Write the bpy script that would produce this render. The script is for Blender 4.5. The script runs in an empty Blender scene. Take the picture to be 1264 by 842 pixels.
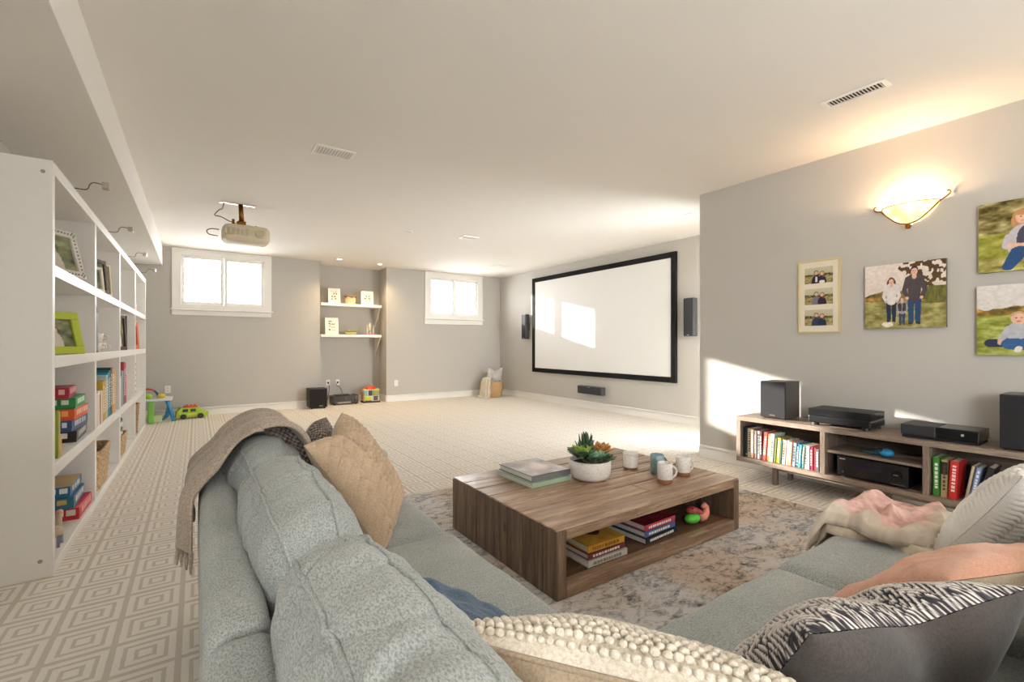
import bpy, bmesh, math, random
import numpy as np
from mathutils import Vector, Matrix, Euler, noise
from mathutils.bvhtree import BVHTree
random.seed(7)
SC = bpy.context.scene
C = SC.collection
R = math.radians

# ------------------------------------------------------------------ camera
cam_d = bpy.data.cameras.new('camera'); cam = bpy.data.objects.new('camera', cam_d); C.objects.link(cam)
cam_d.sensor_width = 36.0; cam_d.lens = 36.0 * 573 / 1264; cam_d.clip_start = 0.02
cam_d.shift_y = 4 / 1264
cam.location = (0, 0, 1.15); cam.rotation_euler = (R(90), 0, -math.atan2(.562, .827))
SC.camera = cam
SC.view_settings.view_transform = 'Standard'; SC.view_settings.look = 'None'
SC.view_settings.exposure = 0.42; SC.view_settings.gamma = 1; SC.view_settings.use_curve_mapping = False
SC.cycles.max_bounces = 8; SC.cycles.diffuse_bounces = 6; SC.cycles.glossy_bounces = 3; SC.cycles.transparent_max_bounces = 12
SC.cycles.sample_clamp_indirect = 6.0; SC.cycles.caustics_reflective = False; SC.cycles.caustics_refractive = False
# ------------------------------------------------------------------ world, sun, daylight portals
w = bpy.data.worlds.new('sky'); SC.world = w; w.use_nodes = True
bg = w.node_tree.nodes['Background']; bg.inputs[0].default_value = (.93, .97, 1.0, 1); bg.inputs[1].default_value = 28.0
def light(name, kind, loc, energy, color=(1, 1, 1), rot=(0, 0, 0), **kw):
    d = bpy.data.lights.new(name, kind); d.energy = energy; d.color = color
    for k, v in kw.items(): setattr(d, k, v)
    o = bpy.data.objects.new(name, d); C.objects.link(o); o.location = loc; o.rotation_euler = rot
    return o
sd = Vector((.53, -1.0, -.235))
sun = light('sun', 'SUN', (0, 15, 5), 19, (1, .95, .86), angle=R(.6)); sun.rotation_euler = sd.to_track_quat('-Z', 'Y').to_euler()
def portal(loc, sx, sy, rot):
    o = light('daylight_portal', 'AREA', loc, 1, rot=rot, shape='RECTANGLE', size=sx, size_y=sy)
    o.data.cycles.is_portal = True
portal((.38, 9.26, 2.19), 1.3, .95, (R(-90), 0, 0))
portal((4.635, 9.26, 2.17), 1.3, .95, (R(-90), 0, 0))
portal((5.25, 2.65, 1.15), .85, 2.2, (R(90), 0, 0))  # this and the next two serve openings added out of view for light
portal((4.45, -1.85, 1.4), 1.0, .9, (0, R(90), 0))
portal((-1.15, -2.1, 1.68), .98, 1.45, (0, R(-90), 0))

# ------------------------------------------------------------------ helpers
def lin(c):
    if isinstance(c, str):
        c = c.lstrip('#'); c = [int(c[i:i+2], 16) for i in (0, 2, 4)]
    c = [x / 255 for x in c[:3]]
    return tuple(x / 12.92 if x <= .04045 else ((x + .055) / 1.055) ** 2.4 for x in c)
def linarr(a):
    a = np.clip(np.asarray(a, float) / 255, 0, 1)
    return np.where(a <= .04045, a / 12.92, ((a + .055) / 1.055) ** 2.4)

class NX:                      # tiny expression builder over shader math nodes
    def __init__(s, nt, sock): s.nt = nt; s.s = sock
    def _m(s, op, *a):
        n = s.nt.nodes.new('ShaderNodeMath'); n.operation = op
        for i, x in enumerate((s,) + a):
            if isinstance(x, NX): s.nt.links.new(x.s, n.inputs[i])
            else: n.inputs[i].default_value = x
        return NX(s.nt, n.outputs[0])
    def __add__(s, o): return s._m('ADD', o)
    def __sub__(s, o): return s._m('SUBTRACT', o)
    def __mul__(s, o): return s._m('MULTIPLY', o)
    def __truediv__(s, o): return s._m('DIVIDE', o)
    def fract(s): return s._m('FRACT')
    def floor(s): return s._m('FLOOR')
    def abs(s): return s._m('ABSOLUTE')
    def sin(s): return s._m('SINE')
    def max(s, o): return s._m('MAXIMUM', o)
    def min(s, o): return s._m('MINIMUM', o)
    def gt(s, o): return s._m('GREATER_THAN', o)
    def lt(s, o): return s._m('LESS_THAN', o)

class Mat:
    def __init__(s, name, rough=.6, metal=0, spec=.5, **kw):
        s.m = bpy.data.materials.new(name); s.m.use_nodes = True
        s.nt = s.m.node_tree; s.b = s.nt.nodes['Principled BSDF']
        s.b.inputs['Roughness'].default_value = rough; s.b.inputs['Metallic'].default_value = metal
        s.b.inputs['Specular IOR Level'].default_value = spec
        for k, v in kw.items(): s.b.inputs[k].default_value = v
    def node(s, t, **kw):
        n = s.nt.nodes.new(t)
        for k, v in kw.items():
            if k in n.inputs.keys(): n.inputs[k].default_value = v
            else: setattr(n, k, v)
        return n
    def link(s, a, b): s.nt.links.new(a, b)
    def coords(s, kind='Object', scale=(1, 1, 1), rot=(0, 0, 0)):
        tc = s.node('ShaderNodeTexCoord'); mp = s.node('ShaderNodeMapping')
        mp.inputs['Scale'].default_value = scale; mp.inputs['Rotation'].default_value = rot
        s.link(tc.outputs[kind], mp.inputs[0]); return mp.outputs[0]
    def noise(s, vec, scale=5, detail=3, rough=.55, dist=0):
        n = s.node('ShaderNodeTexNoise', Scale=scale, Detail=detail, Roughness=rough, Distortion=dist)
        if vec is not None: s.link(vec, n.inputs['Vector'])
        return n.outputs['Fac']
    def ramp(s, fac, stops):
        n = s.node('ShaderNodeValToRGB'); e = n.color_ramp.elements
        while len(e) < len(stops): e.new(.5)
        for i, (p, c) in enumerate(stops):
            e[i].position = p; e[i].color = (*lin(c), 1)
        s.link(fac, n.inputs[0]); return n.outputs[0]
    def mix(s, fac, a, b, mode='MIX'):
        n = s.node('ShaderNodeMix', data_type='RGBA', blend_type=mode)
        for i, x in ((0, fac), (6, a), (7, b)):
            if hasattr(x, 'is_linked') or hasattr(x, 'links'): s.link(x, n.inputs[i])
            elif i == 0: n.inputs[0].default_value = x
            else: n.inputs[i].default_value = (*x, 1) if len(x) == 3 else x
        return n.outputs[2]
    def color(s, x):
        if isinstance(x, (str, tuple, list)): s.b.inputs['Base Color'].default_value = (*lin(x), 1) if not isinstance(x, bpy.types.NodeSocket) else x
        else: s.link(x, s.b.inputs['Base Color'])
    def bump(s, h, strength=.3, dist=.002):
        n = s.node('ShaderNodeBump', Strength=strength, Distance=dist); s.link(h, n.inputs['Height'])
        if s.b.inputs['Normal'].is_linked: s.link(s.b.inputs['Normal'].links[0].from_socket, n.inputs['Normal'])
        s.link(n.outputs[0], s.b.inputs['Normal'])

_pc = {}
def plain(col, rough=.5, metal=0, var=.06, bscale=60, bstr=.08, spec=.5, emis=0):
    key = (str(col), rough, metal, var, bscale, bstr, spec, emis)
    if key in _pc: return _pc[key]
    m = Mat('paint_' + str(col).strip('#'), rough, metal, spec)
    v = m.coords(); n = m.noise(v, bscale * .3, 2); a = np.array(lin(col))
    m.color(m.mix(n, tuple(a * (1 - var)), tuple(np.minimum(a * (1 + var), 1))))
    if bstr: m.bump(m.noise(v, bscale * 3, 2), bstr, .001)
    if emis:
        m.b.inputs['Emission Color'].default_value = (*lin(col), 1); m.b.inputs['Emission Strength'].default_value = emis
    _pc[key] = m.m; return m.m

def fabric(name, c1, c2, scale=350, bstr=.5, stretch=(1, 1, 1), rough=.95, fleck=.5, big=6, bdist=.002):
    m = Mat(name, rough, 0, .2); v = m.coords(scale=stretch)
    n1 = m.noise(v, scale, 3, .7); n2 = m.noise(m.coords(), big, 3)
    c = m.ramp(n1, [(.5 - .16 * fleck - .04, c1), (.5 + .16 * fleck, c2)])
    g = m.ramp(n2, [(.3, '#e6e6e6'), (.7, '#ffffff')])
    m.color(m.mix(1.0, c, g, 'MULTIPLY'))
    vx = m.node('ShaderNodeSeparateXYZ'); m.link(m.coords(), vx.inputs[0])
    m.bump(n1, bstr, bdist)
    m.b.inputs['Sheen Weight'].default_value = .25; m.b.inputs['Sheen Roughness'].default_value = .5
    return m.m

def wood(name, dark, mid, light_, axis=0, scale=1.0, rough=.45, bstr=.3, knots=True, rnd=.28):
    m = Mat(name, rough, 0, .4); st = [14, 14, 14]; st[axis] = 1.1
    tc = m.node('ShaderNodeTexCoord'); oi = m.node('ShaderNodeObjectInfo')
    add = m.node('ShaderNodeVectorMath', operation='MULTIPLY_ADD'); m.link(tc.outputs['Object'], add.inputs[0]); add.inputs[1].default_value = (1, 1, 1)
    cmb = m.node('ShaderNodeCombineXYZ'); rr = NX(m.nt, oi.outputs['Random']) * 17.0
    for i in range(3): m.link(rr.s, cmb.inputs[i])
    m.link(cmb.outputs[0], add.inputs[2])
    mp = m.node('ShaderNodeMapping'); mp.inputs['Scale'].default_value = [x * scale for x in st]; m.link(add.outputs[0], mp.inputs[0])
    n1 = m.noise(mp.outputs[0], 2.2, 5, .6, .6)
    mp2 = m.node('ShaderNodeMapping'); mp2.inputs['Scale'].default_value = [x * scale * 5 for x in st]; m.link(add.outputs[0], mp2.inputs[0])
    n2 = m.noise(mp2.outputs[0], 2.5, 3, .7)
    c = m.ramp(n1, [(.28, dark), (.5, mid), (.72, light_)])
    f = m.ramp(n2, [(.3, '#b8b0a8'), (.65, '#ffffff')])
    c = m.mix(.75, c, f, 'MULTIPLY')
    if knots:
        vo = m.node('ShaderNodeTexVoronoi', Scale=3.5); mp3 = m.node('ShaderNodeMapping'); s3 = [2.2, 2.2, 2.2]; s3[axis] = .9; mp3.inputs['Scale'].default_value = s3
        m.link(add.outputs[0], mp3.inputs[0]); m.link(mp3.outputs[0], vo.inputs['Vector'])
        k = m.ramp(vo.outputs['Distance'], [(.03, '#3a2a20'), (.13, '#ffffff')]); c = m.mix(.8, c, k, 'MULTIPLY')
    hv = m.node('ShaderNodeHueSaturation'); v = NX(m.nt, oi.outputs['Random']) * rnd + (1 - rnd / 2); m.link(v.s, hv.inputs['Value']); m.link(c, hv.inputs['Color'])
    m.color(hv.outputs[0]); m.bump(n2, bstr, .002); m.bump(n1, bstr, .004)
    return m.m

def vcol(name='print', rough=.6, bstr=.0, bscale=300, spec=.3, tint=None):
    m = Mat(name, rough, 0, spec); a = m.node('ShaderNodeVertexColor'); a.layer_name = 'Col'
    m.color(a.outputs[0])
    if bstr: m.bump(m.noise(m.coords(), bscale, 3, .7), bstr, .002)
    return m.m

class MB:
    """collects geometry into one bmesh"""
    def __init__(s): s.b = bmesh.new()
    def box(s, lo, hi, bevel=0, seg=2, M=None, taper=None):
        lo = Vector(lo); hi = Vector(hi)
        r = bmesh.ops.create_cube(s.b, size=1)['verts']; d = hi - lo; c = (hi + lo) / 2
        for v in r:
            v.co = Vector((v.co.x * d.x, v.co.y * d.y, v.co.z * d.z)) + c
            if taper and v.co.z < c.z: v.co.x = c.x + (v.co.x - c.x) * taper; v.co.y = c.y + (v.co.y - c.y) * taper
        if bevel:
            ed = list({e for v in r for e in v.link_edges})
            o = bmesh.ops.bevel(s.b, geom=ed, offset=min(bevel, min(d) * .49), segments=seg, profile=.5, affect='EDGES')
            r = list({v for f in o['faces'] for v in f.verts} | {v for v in r if v.is_valid})
        if M is not None:
            for v in r: v.co = M @ v.co
        return s
    def cyl(s, a, b, r0, r1=None, n=16, caps=True):
        a = Vector(a); b = Vector(b); r1 = r0 if r1 is None else r1
        q = (b - a).to_track_quat('Z', 'Y')
        A = [s.b.verts.new(a + q @ Vector((r0 * math.cos(t), r0 * math.sin(t), 0))) for t in [2 * math.pi * i / n for i in range(n)]]
        B = [s.b.verts.new(b + q @ Vector((r1 * math.cos(t), r1 * math.sin(t), 0))) for t in [2 * math.pi * i / n for i in range(n)]]
        for i in range(n): s.b.faces.new((A[i], A[(i + 1) % n], B[(i + 1) % n], B[i]))
        if caps: s.b.faces.new(A[::-1]); s.b.faces.new(B)
        return s
    def tube(s, pts, r, n=8, closed=False):
        pts = [Vector(p) for p in pts]; k = len(pts); rs = r if isinstance(r, (list, tuple)) else [r] * k
        rings = []; up = None
        for i, p in enumerate(pts):
            if closed: t = pts[(i + 1) % k] - pts[i - 1]
            else: t = pts[min(i + 1, k - 1)] - pts[max(i - 1, 0)]
            t.normalize()
            if up is None: up = t.orthogonal().normalized()
            up = (up - t * up.dot(t)); up = up.normalized() if up.length > 1e-6 else t.orthogonal().normalized()
            o = t.cross(up)
            rings.append([s.b.verts.new(p + (up * math.cos(a) + o * math.sin(a)) * rs[i]) for a in [2 * math.pi * j / n for j in range(n)]])
        for i in range(k if closed else k - 1):
            A = rings[i]; B = rings[(i + 1) % k]
            for j in range(n): s.b.faces.new((A[j], A[(j + 1) % n], B[(j + 1) % n], B[j]))
        if not closed: s.b.faces.new(rings[0][::-1]); s.b.faces.new(rings[-1])
        return s
    def lathe(s, prof, c=(0, 0, 0), n=32, a0=0, a1=2 * math.pi, sy=1):
        c = Vector(c); full = abs(a1 - a0 - 2 * math.pi) < 1e-6; m = n if full else n + 1; rings = []
        for (r, z) in prof:
            rings.append([s.b.verts.new(c + Vector((r * math.cos(a0 + (a1 - a0) * i / n), sy * r * math.sin(a0 + (a1 - a0) * i / n), z))) for i in range(m)])
        for A, B in zip(rings, rings[1:]):
            for i in range(n if full else n):
                j = (i + 1) % m
                if not full and i + 1 > n: continue
                try: s.b.faces.new((A[i], A[j], B[j], B[i]))
                except ValueError: pass
        return s
    def ball(s, c, r, sub=2, sc=(1, 1, 1)):
        v = bmesh.ops.create_icosphere(s.b, subdivisions=sub, radius=r)['verts']
        for x in v: x.co = Vector((x.co.x * sc[0], x.co.y * sc[1], x.co.z * sc[2])) + Vector(c)
        return s
    def prism(s, poly, lo, hi, axis=1):
        def P(p, t):
            q = [p[0], p[1]]; q.insert(axis, t); return s.b.verts.new(q)
        A = [P(p, lo) for p in poly]; B = [P(p, hi) for p in poly]; n = len(poly)
        s.b.faces.new(A); s.b.faces.new(B[::-1])
        for i in range(n): s.b.faces.new((A[i], B[i], B[(i + 1) % n], A[(i + 1) % n]))
        return s
    def xf(s, M):
        for v in s.b.verts: v.co = M @ v.co
        return s
    def build(s, name, m, parent=None, smooth=None, kind=None, label=None, cols=None):
        s.b.normal_update(); bmesh.ops.recalc_face_normals(s.b, faces=s.b.faces[:])
        me = bpy.data.meshes.new(name); s.b.to_mesh(me); s.b.free()
        return link(name, me, m, parent, smooth, kind, label)
def link(name, me, m, parent=None, smooth=None, kind=None, label=None):
    if m is not None: me.materials.append(m)
    if smooth: me.polygons.foreach_set('use_smooth', [True] * len(me.polygons))
    o = bpy.data.objects.new(name, me); C.objects.link(o)
    if parent is not None: o.parent = parent
    if kind: o['kind'] = kind
    if label: o['label'] = label
    if smooth == 'auto':
        me.set_sharp_from_angle(angle=R(35))
    return o
def thing(name, label, cat, loc=(0, 0, 0), rz=0, group=None, rot=None):
    o = bpy.data.objects.new(name, None); C.objects.link(o); o.location = loc
    o.rotation_euler = rot if rot is not None else (0, 0, rz)
    return tag(o, label, cat, group)
def tag(o, label, cat, group=None):
    o['label'] = label; o['category'] = cat
    if group: o['group'] = group
    return o
def copy_tree(o, parent=None):
    c = o.copy(); C.objects.link(c)
    if parent is not None: c.parent = parent
    for ch in list(o.children): copy_tree(ch, c)
    return c
def grid_mesh(name, P, m, parent=None, cols=None, thick=0, smooth=True, closed_u=False, flip=False, label=None, kind=None):
    """P: (nu,nv,3) array of points; cols: (nu,nv,3) linear"""
    nu, nv = P.shape[:2]; vs = P.reshape(-1, 3)
    idx = np.arange(nu * nv).reshape(nu, nv)
    if closed_u: idx = np.vstack([idx, idx[:1]])
    a = idx[:-1, :-1].ravel(); b = idx[1:, :-1].ravel(); c = idx[1:, 1:].ravel(); d = idx[:-1, 1:].ravel()
    F = np.stack([a, d, c, b] if flip else [a, b, c, d], 1)
    me = bpy.data.meshes.new(name); me.from_pydata(vs.tolist(), [], F.tolist()); me.update()
    if cols is not None:
        at = me.color_attributes.new('Col', 'FLOAT_COLOR', 'POINT')
        ca = np.ones((nu * nv, 4)); ca[:, :3] = cols.reshape(-1, 3); at.data.foreach_set('color', ca.ravel())
    o = link(name, me, m, parent, smooth, kind, label)
    if thick:
        md = o.modifiers.new('thickness', 'SOLIDIFY'); md.thickness = thick; md.offset = -1
    return o
def vnoise(x, y, seed=0, sc=1.0):
    """numpy value noise 0..1"""
    x = np.asarray(x) * sc + seed * 17.3; y = np.asarray(y) * sc + seed * 9.1
    xi = np.floor(x); yi = np.floor(y); fx = x - xi; fy = y - yi
    fx = fx * fx * (3 - 2 * fx); fy = fy * fy * (3 - 2 * fy)
    def h(a, b): v = np.sin(a * 127.1 + b * 311.7 + seed * 7.7) * 43758.5453; return v - np.floor(v)
    return (h(xi, yi) * (1 - fx) + h(xi + 1, yi) * fx) * (1 - fy) + (h(xi, yi + 1) * (1 - fx) + h(xi + 1, yi + 1) * fx) * fy
def fbm(x, y, seed=0, sc=1.0, o=3):
    return sum(vnoise(x, y, seed + i, sc * 2 ** i) * .5 ** i for i in range(o)) / sum(.5 ** i for i in range(o))

_rc = random.Random(11)
CR = [[(_rc.uniform(-.8, .8), _rc.uniform(-.28, .28), _rc.uniform(.022, .04), _rc.uniform(.004, .009), _rc.choice((-1, 1))) for _ in range(11)] for _ in range(3)]
def soft_box(name, size, m, parent, r=.05, puff=(.02, .02, .03), wr=.004, wscale=(6, 6, 6), n=28, seed=0, M=None, taper=None):
    """rounded, stuffed cushion with creases; origin at its centre"""
    b = bmesh.new(); bmesh.ops.create_cube(b, size=2); bmesh.ops.subdivide_edges(b, edges=b.edges[:], cuts=n, use_grid_fill=True)
    h = Vector(size) / 2; r = min(r, min(h) * .98)
    for v in b.verts:
        p = Vector([max(-1, min(1, c)) for c in v.co])
        # warp towards edges so that the rounding is well sampled
        p = Vector([math.copysign(1 - (1 - abs(c)) ** 1.25, c) for c in p])
        u, vv, ww = p
        q0 = Vector((p.x * h.x, p.y * h.y, p.z * h.z))
        q = Vector([max(-(h[i] - r), min(h[i] - r, q0[i])) for i in range(3)])
        d = q0 - q; nrm = d.normalized() if d.length > 1e-7 else Vector((0, 0, 1)); q1 = q + nrm * min(d.length * 1.2, r) if d.length > 0 else q0
        q1 = q + nrm * r
        q1.x += math.copysign(puff[0] * (1 - vv * vv) * (1 - ww * ww) * abs(u) ** 2, u)
        q1.y += math.copysign(puff[1] * (1 - u * u) * (1 - ww * ww) * abs(vv) ** 2, vv)
        q1.z += math.copysign(puff[2] * (1 - u * u) * (1 - vv * vv) * abs(ww) ** 2, ww)
        if taper is not None:
            tv = abs((u, vv)[taper]) ** 5
            if ww > 0: q1.z -= .045 * tv * ww
            q1[1 - taper] *= 1 - .16 * tv
        nn = noise.noise(Vector((q1.x * wscale[0] + seed * 5, q1.y * wscale[1], q1.z * wscale[2])))
        n2 = noise.noise(Vector((q1.x * wscale[0] * 2.3, q1.y * wscale[1] * 2.3 + seed * 3, q1.z * wscale[2] * 2.3)))
        crease = (1 - abs(nn) * 2.2); crease = max(0, crease) ** 3
        q1 += nrm * (nn * wr + n2 * wr * .4 - crease * wr * .9)
        if taper is not None:
            av = (u, vv)[taper]; au = (u, vv)[1 - taper]
            for (c0, sl, wd, amp, sd_) in CR[seed % 3]:
                ln = av - c0 - sl * au - .05 * math.sin(au * 3 + c0 * 9)
                fall = max(0, min(1, .5 + sd_ * au * .8)) * (.35 + .65 * max(0, min(1, 1 + ww)) if ww < 0 else 1)
                q1 -= nrm * (amp * math.exp(-(ln / wd) ** 2) - amp * .55 * math.exp(-((ln - wd * 2) / (wd * 1.3)) ** 2)) * fall
        v.co = q1
    if M is not None:
        for v in b.verts: v.co = M @ v.co
    bmesh.ops.recalc_face_normals(b, faces=b.faces[:])
    me = bpy.data.meshes.new(name); b.to_mesh(me); b.free()
    return link(name, me, m, parent, True)

# ------------------------------------------------------------------ base materials
def wallmat(name, col):
    m = Mat(name, .85, 0, .25); v = m.coords(); a = np.array(lin(col))
    m.color(m.mix(m.noise(v, 1.5, 2), tuple(a * .985), tuple(a * 1.015))); m.bump(m.noise(v, 220, 2), .05, .001); return m.m
WALL = wallmat('grey_wall_paint', '#c1bdb6'); CEIL = wallmat('white_ceiling_paint', '#eeeae4')
TRIM = plain('#f2efea', .4, bstr=.02, var=.01); WHITE = plain('#ece9e4', .45, bstr=.03, var=.015)
BLACK = plain('#17171a', .45, bstr=.1); BLACKG = plain('#0e0e10', .18, bstr=0); DGREY = plain('#2b2b2e', .55)
METAL = plain('#8d8a85', .35, 1); BRASS = plain('#8a5a22', .35, 1); NICKEL = plain('#b5ab9c', .3, 1)

# ------------------------------------------------------------------ structure
H = 2.68; YB = 9.06; XL = -.98; XS = 5.82; XR = 4.27; YJ = 2.856; YF = -3.0
def struct(name, mb, m, parent=None):
    o = mb.build(name, m, parent, smooth=None)
    if parent is None: o['kind'] = 'structure'
    return o
# carpet
m = Mat('patterned_loop_carpet', .97, 0, .15)
tc = m.node('ShaderNodeTexCoord'); sx = m.node('ShaderNodeSeparateXYZ'); m.link(tc.outputs['Object'], sx.inputs[0])
wob = NX(m.nt, m.noise(tc.outputs['Object'], 60, 2)) * .006
x = NX(m.nt, sx.outputs[0]) + wob; y = NX(m.nt, sx.outputs[1]) + wob
fx = (((x + .052) / .205).fract() - .5).abs() * 2; fy = (((y + .05) / .215).fract() - .5).abs() * 2
mx = fx.max(fy)
line = mx.gt(.9).max(mx.gt(.55) * mx.lt(.68)).max(mx.gt(.2) * mx.lt(.33))
tuft = NX(m.nt, m.noise(tc.outputs['Object'], 260, 2, .7))
fac = line * .52 + tuft * .25
m.color(m.ramp(fac.s, [(.08, '#f4eee5'), (.35, '#ece4d8'), (.8, '#cbc0b2'), (1, '#bdb1a3')]))
hgt = tuft * .6 - line * .7
m.bump(hgt.s, .7, .006)
CARPET = m.m
struct('floor', MB().box((XL - .3, YF - .3, -.1), (6.4, 9.9, 0)), CARPET)
struct('ceiling', MB().box((XL - .3, YF - .3, H), (6.4, 9.9, H + .1)), CEIL)
struct('trim_1', MB().box((XL, YF, 2.38), (-.437, YB, H), .004), CEIL)           # boxed duct along the left wall
W1 = (-.215, .975, 1.78, 2.585); W2 = (4.055, 5.22, 1.765, 2.565)
def back_seg(mb, x0, x1, hole):
    y0, y1 = YB, YB + .16
    if hole:
        a, b_, c, d = hole
        mb.box((x0, y0, 0), (a, y1, H)); mb.box((b_, y0, 0), (x1, y1, H)); mb.box((a, y0, 0), (b_, y1, c)); mb.box((a, y0, d), (b_, y1, H))
    else: mb.box((x0, y0, 0), (x1, y1, H))
mb = MB(); back_seg(mb, XL - .2, 1.88, W1); back_seg(mb, 3.13, XS + .2, W2)
mb.box((1.72, YB + .155, 0), (1.88, 9.6, H)); mb.box((3.13, YB + .155, 0), (3.29, 9.6, H)); mb.box((1.72, 9.5, 0), (3.29, 9.65, H))
struct('wall_back', mb, WALL)
struct('wall_left', MB().box((XL - .15, -1.4, 0), (XL, YB, H)).box((XL - .15, YF, 0), (XL, -2.8, H)).box((XL - .15, -2.8, 0), (XL, -1.4, 1.2)).box((XL - .15, -2.8, 2.15), (XL, -1.4, H)), WALL)  # includes an unseen opening added behind the camera to light the foreground
struct('wall_screen', MB().box((XS, YJ - .02, 0), (XS + .15, YB, H)), WALL)
mb = MB().box((XR, -.9, 0), (XR + .15, YJ, H)).box((XR, YF, 0), (XR + .15, -2.9, H)).box((XR, -2.9, 1.9), (XR + .15, -.9, H)).box((XR, -2.9, 0), (XR + .15, -.9, .5)).box((XR, -2.9, .5), (XR + .15, -.9, .9)).box((XR, -2.9, .9), (XR + .15, -2.3, 1.9)).box((XR, -1.4, .9), (XR + .15, -.9, 1.9))  # the gap left in this wall is invented, out of view, for fill light
struct('wall_right', mb, WALL)
mb = MB().box((XR + .15, YJ - .15, 0), (4.85, YJ, H)).box((5.65, YJ - .15, 0), (XS + .15, YJ, H)).box((4.85, YJ - .15, 2.25), (5.65, YJ, H)).box((4.85, YJ - .15, 0), (5.65, YJ, .06))
struct('wall_return', mb, WALL)      # unseen opening added round the corner from the screen to light the far room
mb = MB().box((4.85, YJ - .1, .06), (4.91, YJ - .04, 2.25)).box((5.59, YJ - .1, .06), (5.65, YJ - .04, 2.25)).box((4.91, YJ - .1, 2.18), (5.59, YJ - .04, 2.25)).box((4.91, YJ - .1, .06), (5.59, YJ - .04, .14))
struct('added_door_1', mb, TRIM)  # frame of the added opening that brightens the far room
struct('wall_front', MB().box((XL, YF - .15, 0), (XR + .15, YF, H)), WALL)
def base(name, x0, y0, x1, y1):
    struct(name, MB().box((x0, y0, 0), (x1, y1, .105), .003).box((min(x0, x1) + 0, min(y0, y1), .09), (x1, y1, .128), .006), TRIM)
base('baseboard_back', XL, YB - .014, 1.88, YB); base('baseboard_back', 3.13, YB - .014, XS, YB)
base('baseboard_alcove', 1.88, 9.486, 3.13, 9.5); base('baseboard_alcove', 3.116, YB, 3.13, 9.486)
base('baseboard_screen', XS - .014, YJ, XS, YB); base('baseboard_right', XR - .014, YF, XR, YJ)

# windows with shutters
mg = Mat('window_glass', .02); tr = mg.node('ShaderNodeBsdfTransparent'); gl = mg.node('ShaderNodeBsdfGlossy', Roughness=.02)
mxs = mg.node('ShaderNodeMixShader'); mxs.inputs[0].default_value = .06
mg.link(tr.outputs[0], mxs.inputs[1]); mg.link(gl.outputs[0], mxs.inputs[2]); mg.link(mxs.outputs[0], mg.nt.nodes['Material Output'].inputs[0])
GLASS = mg.m
def window(name, hole, outer, nl):
    a, b_, c, d = hole; ox0, ox1, oz = outer
    o = bpy.data.objects.new(name, None); C.objects.link(o); o.location = ((a + b_) / 2, YB, c); o['kind'] = 'structure'
    o['label'] = 'white trimmed basement window with plantation shutters'
    def T(mb): return mb.xf(Matrix.Translation((-(a + b_) / 2, -YB, -c)))
    f = MB(); y0, y1 = YB - .03, YB - .001
    f.box((ox0, y0, c - .07), (a + .012, y1, H - .002), .004); f.box((b_ - .012, y0, c - .07), (ox1, y1, H - .002), .004)
    f.box((a, y0, d - .012), (b_, y1, H - .002), .004); f.box((a, y0, c - .07), (b_, y1, c + .012), .004)
    f.box((ox0 + .01, y0 - .012, H - .03), (ox1 - .01, y1, H - .003), .004)
    T(f).build('window_frame', TRIM, o)
    T(MB().box((ox0 - .02, YB - .065, c - .09), (ox1 + .02, YB - .001, c - .065), .008)).build('window_sill', TRIM, o)
    T(MB().box((ox0, YB - .028, oz), (ox1, YB - .001, c - .092), .005)).build('apron', TRIM, o)
    T(MB().box((a, YB + .12, c), (b_, YB + .126, d))).build('pane', GLASS, o)
    mid = (a + b_) / 2
    T(MB().box((mid - .02, YB + .1, c), (mid + .02, YB + .14, d), .003)).build('mullion', TRIM, o)
    for (p0, p1) in ((a + .005, mid - .002), (mid + .002, b_ - .005)):
        s = MB(); yy0, yy1 = YB + .005, YB + .035; st = .05
        s.box((p0, yy0, c + .005), (p0 + st, yy1, d - .005), .004); s.box((p1 - st, yy0, c + .005), (p1, yy1, d - .005), .004)
        s.box((p0 + st, yy0, c + .005), (p1 - st, yy1, c + .06), .004); s.box((p0 + st, yy0, d - .06), (p1 - st, yy1, d - .005), .004)
        sh = T(s).build('shutter_panel', TRIM, o)
        z0, z1 = c + .06, d - .06; k = nl
        for i in range(k):
            z = z0 + (i + .5) * (z1 - z0) / k
            M = Matrix.Translation(((p0 + p1) / 2, YB + .02, z)) @ Matrix.Rotation(math.atan(.247 / 1.13) + R(2), 4, 'X')
            T(MB().box((-(p1 - p0) / 2 + st, -.03, -.003), ((p1 - p0) / 2 - st, .03, .003), .002, M=M)).build('louver', TRIM, sh)
window('window_1', W1, (-.323, 1.08, 1.615), 9)
window('window_2', W2, (3.944, 5.338, 1.575), 9)

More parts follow.
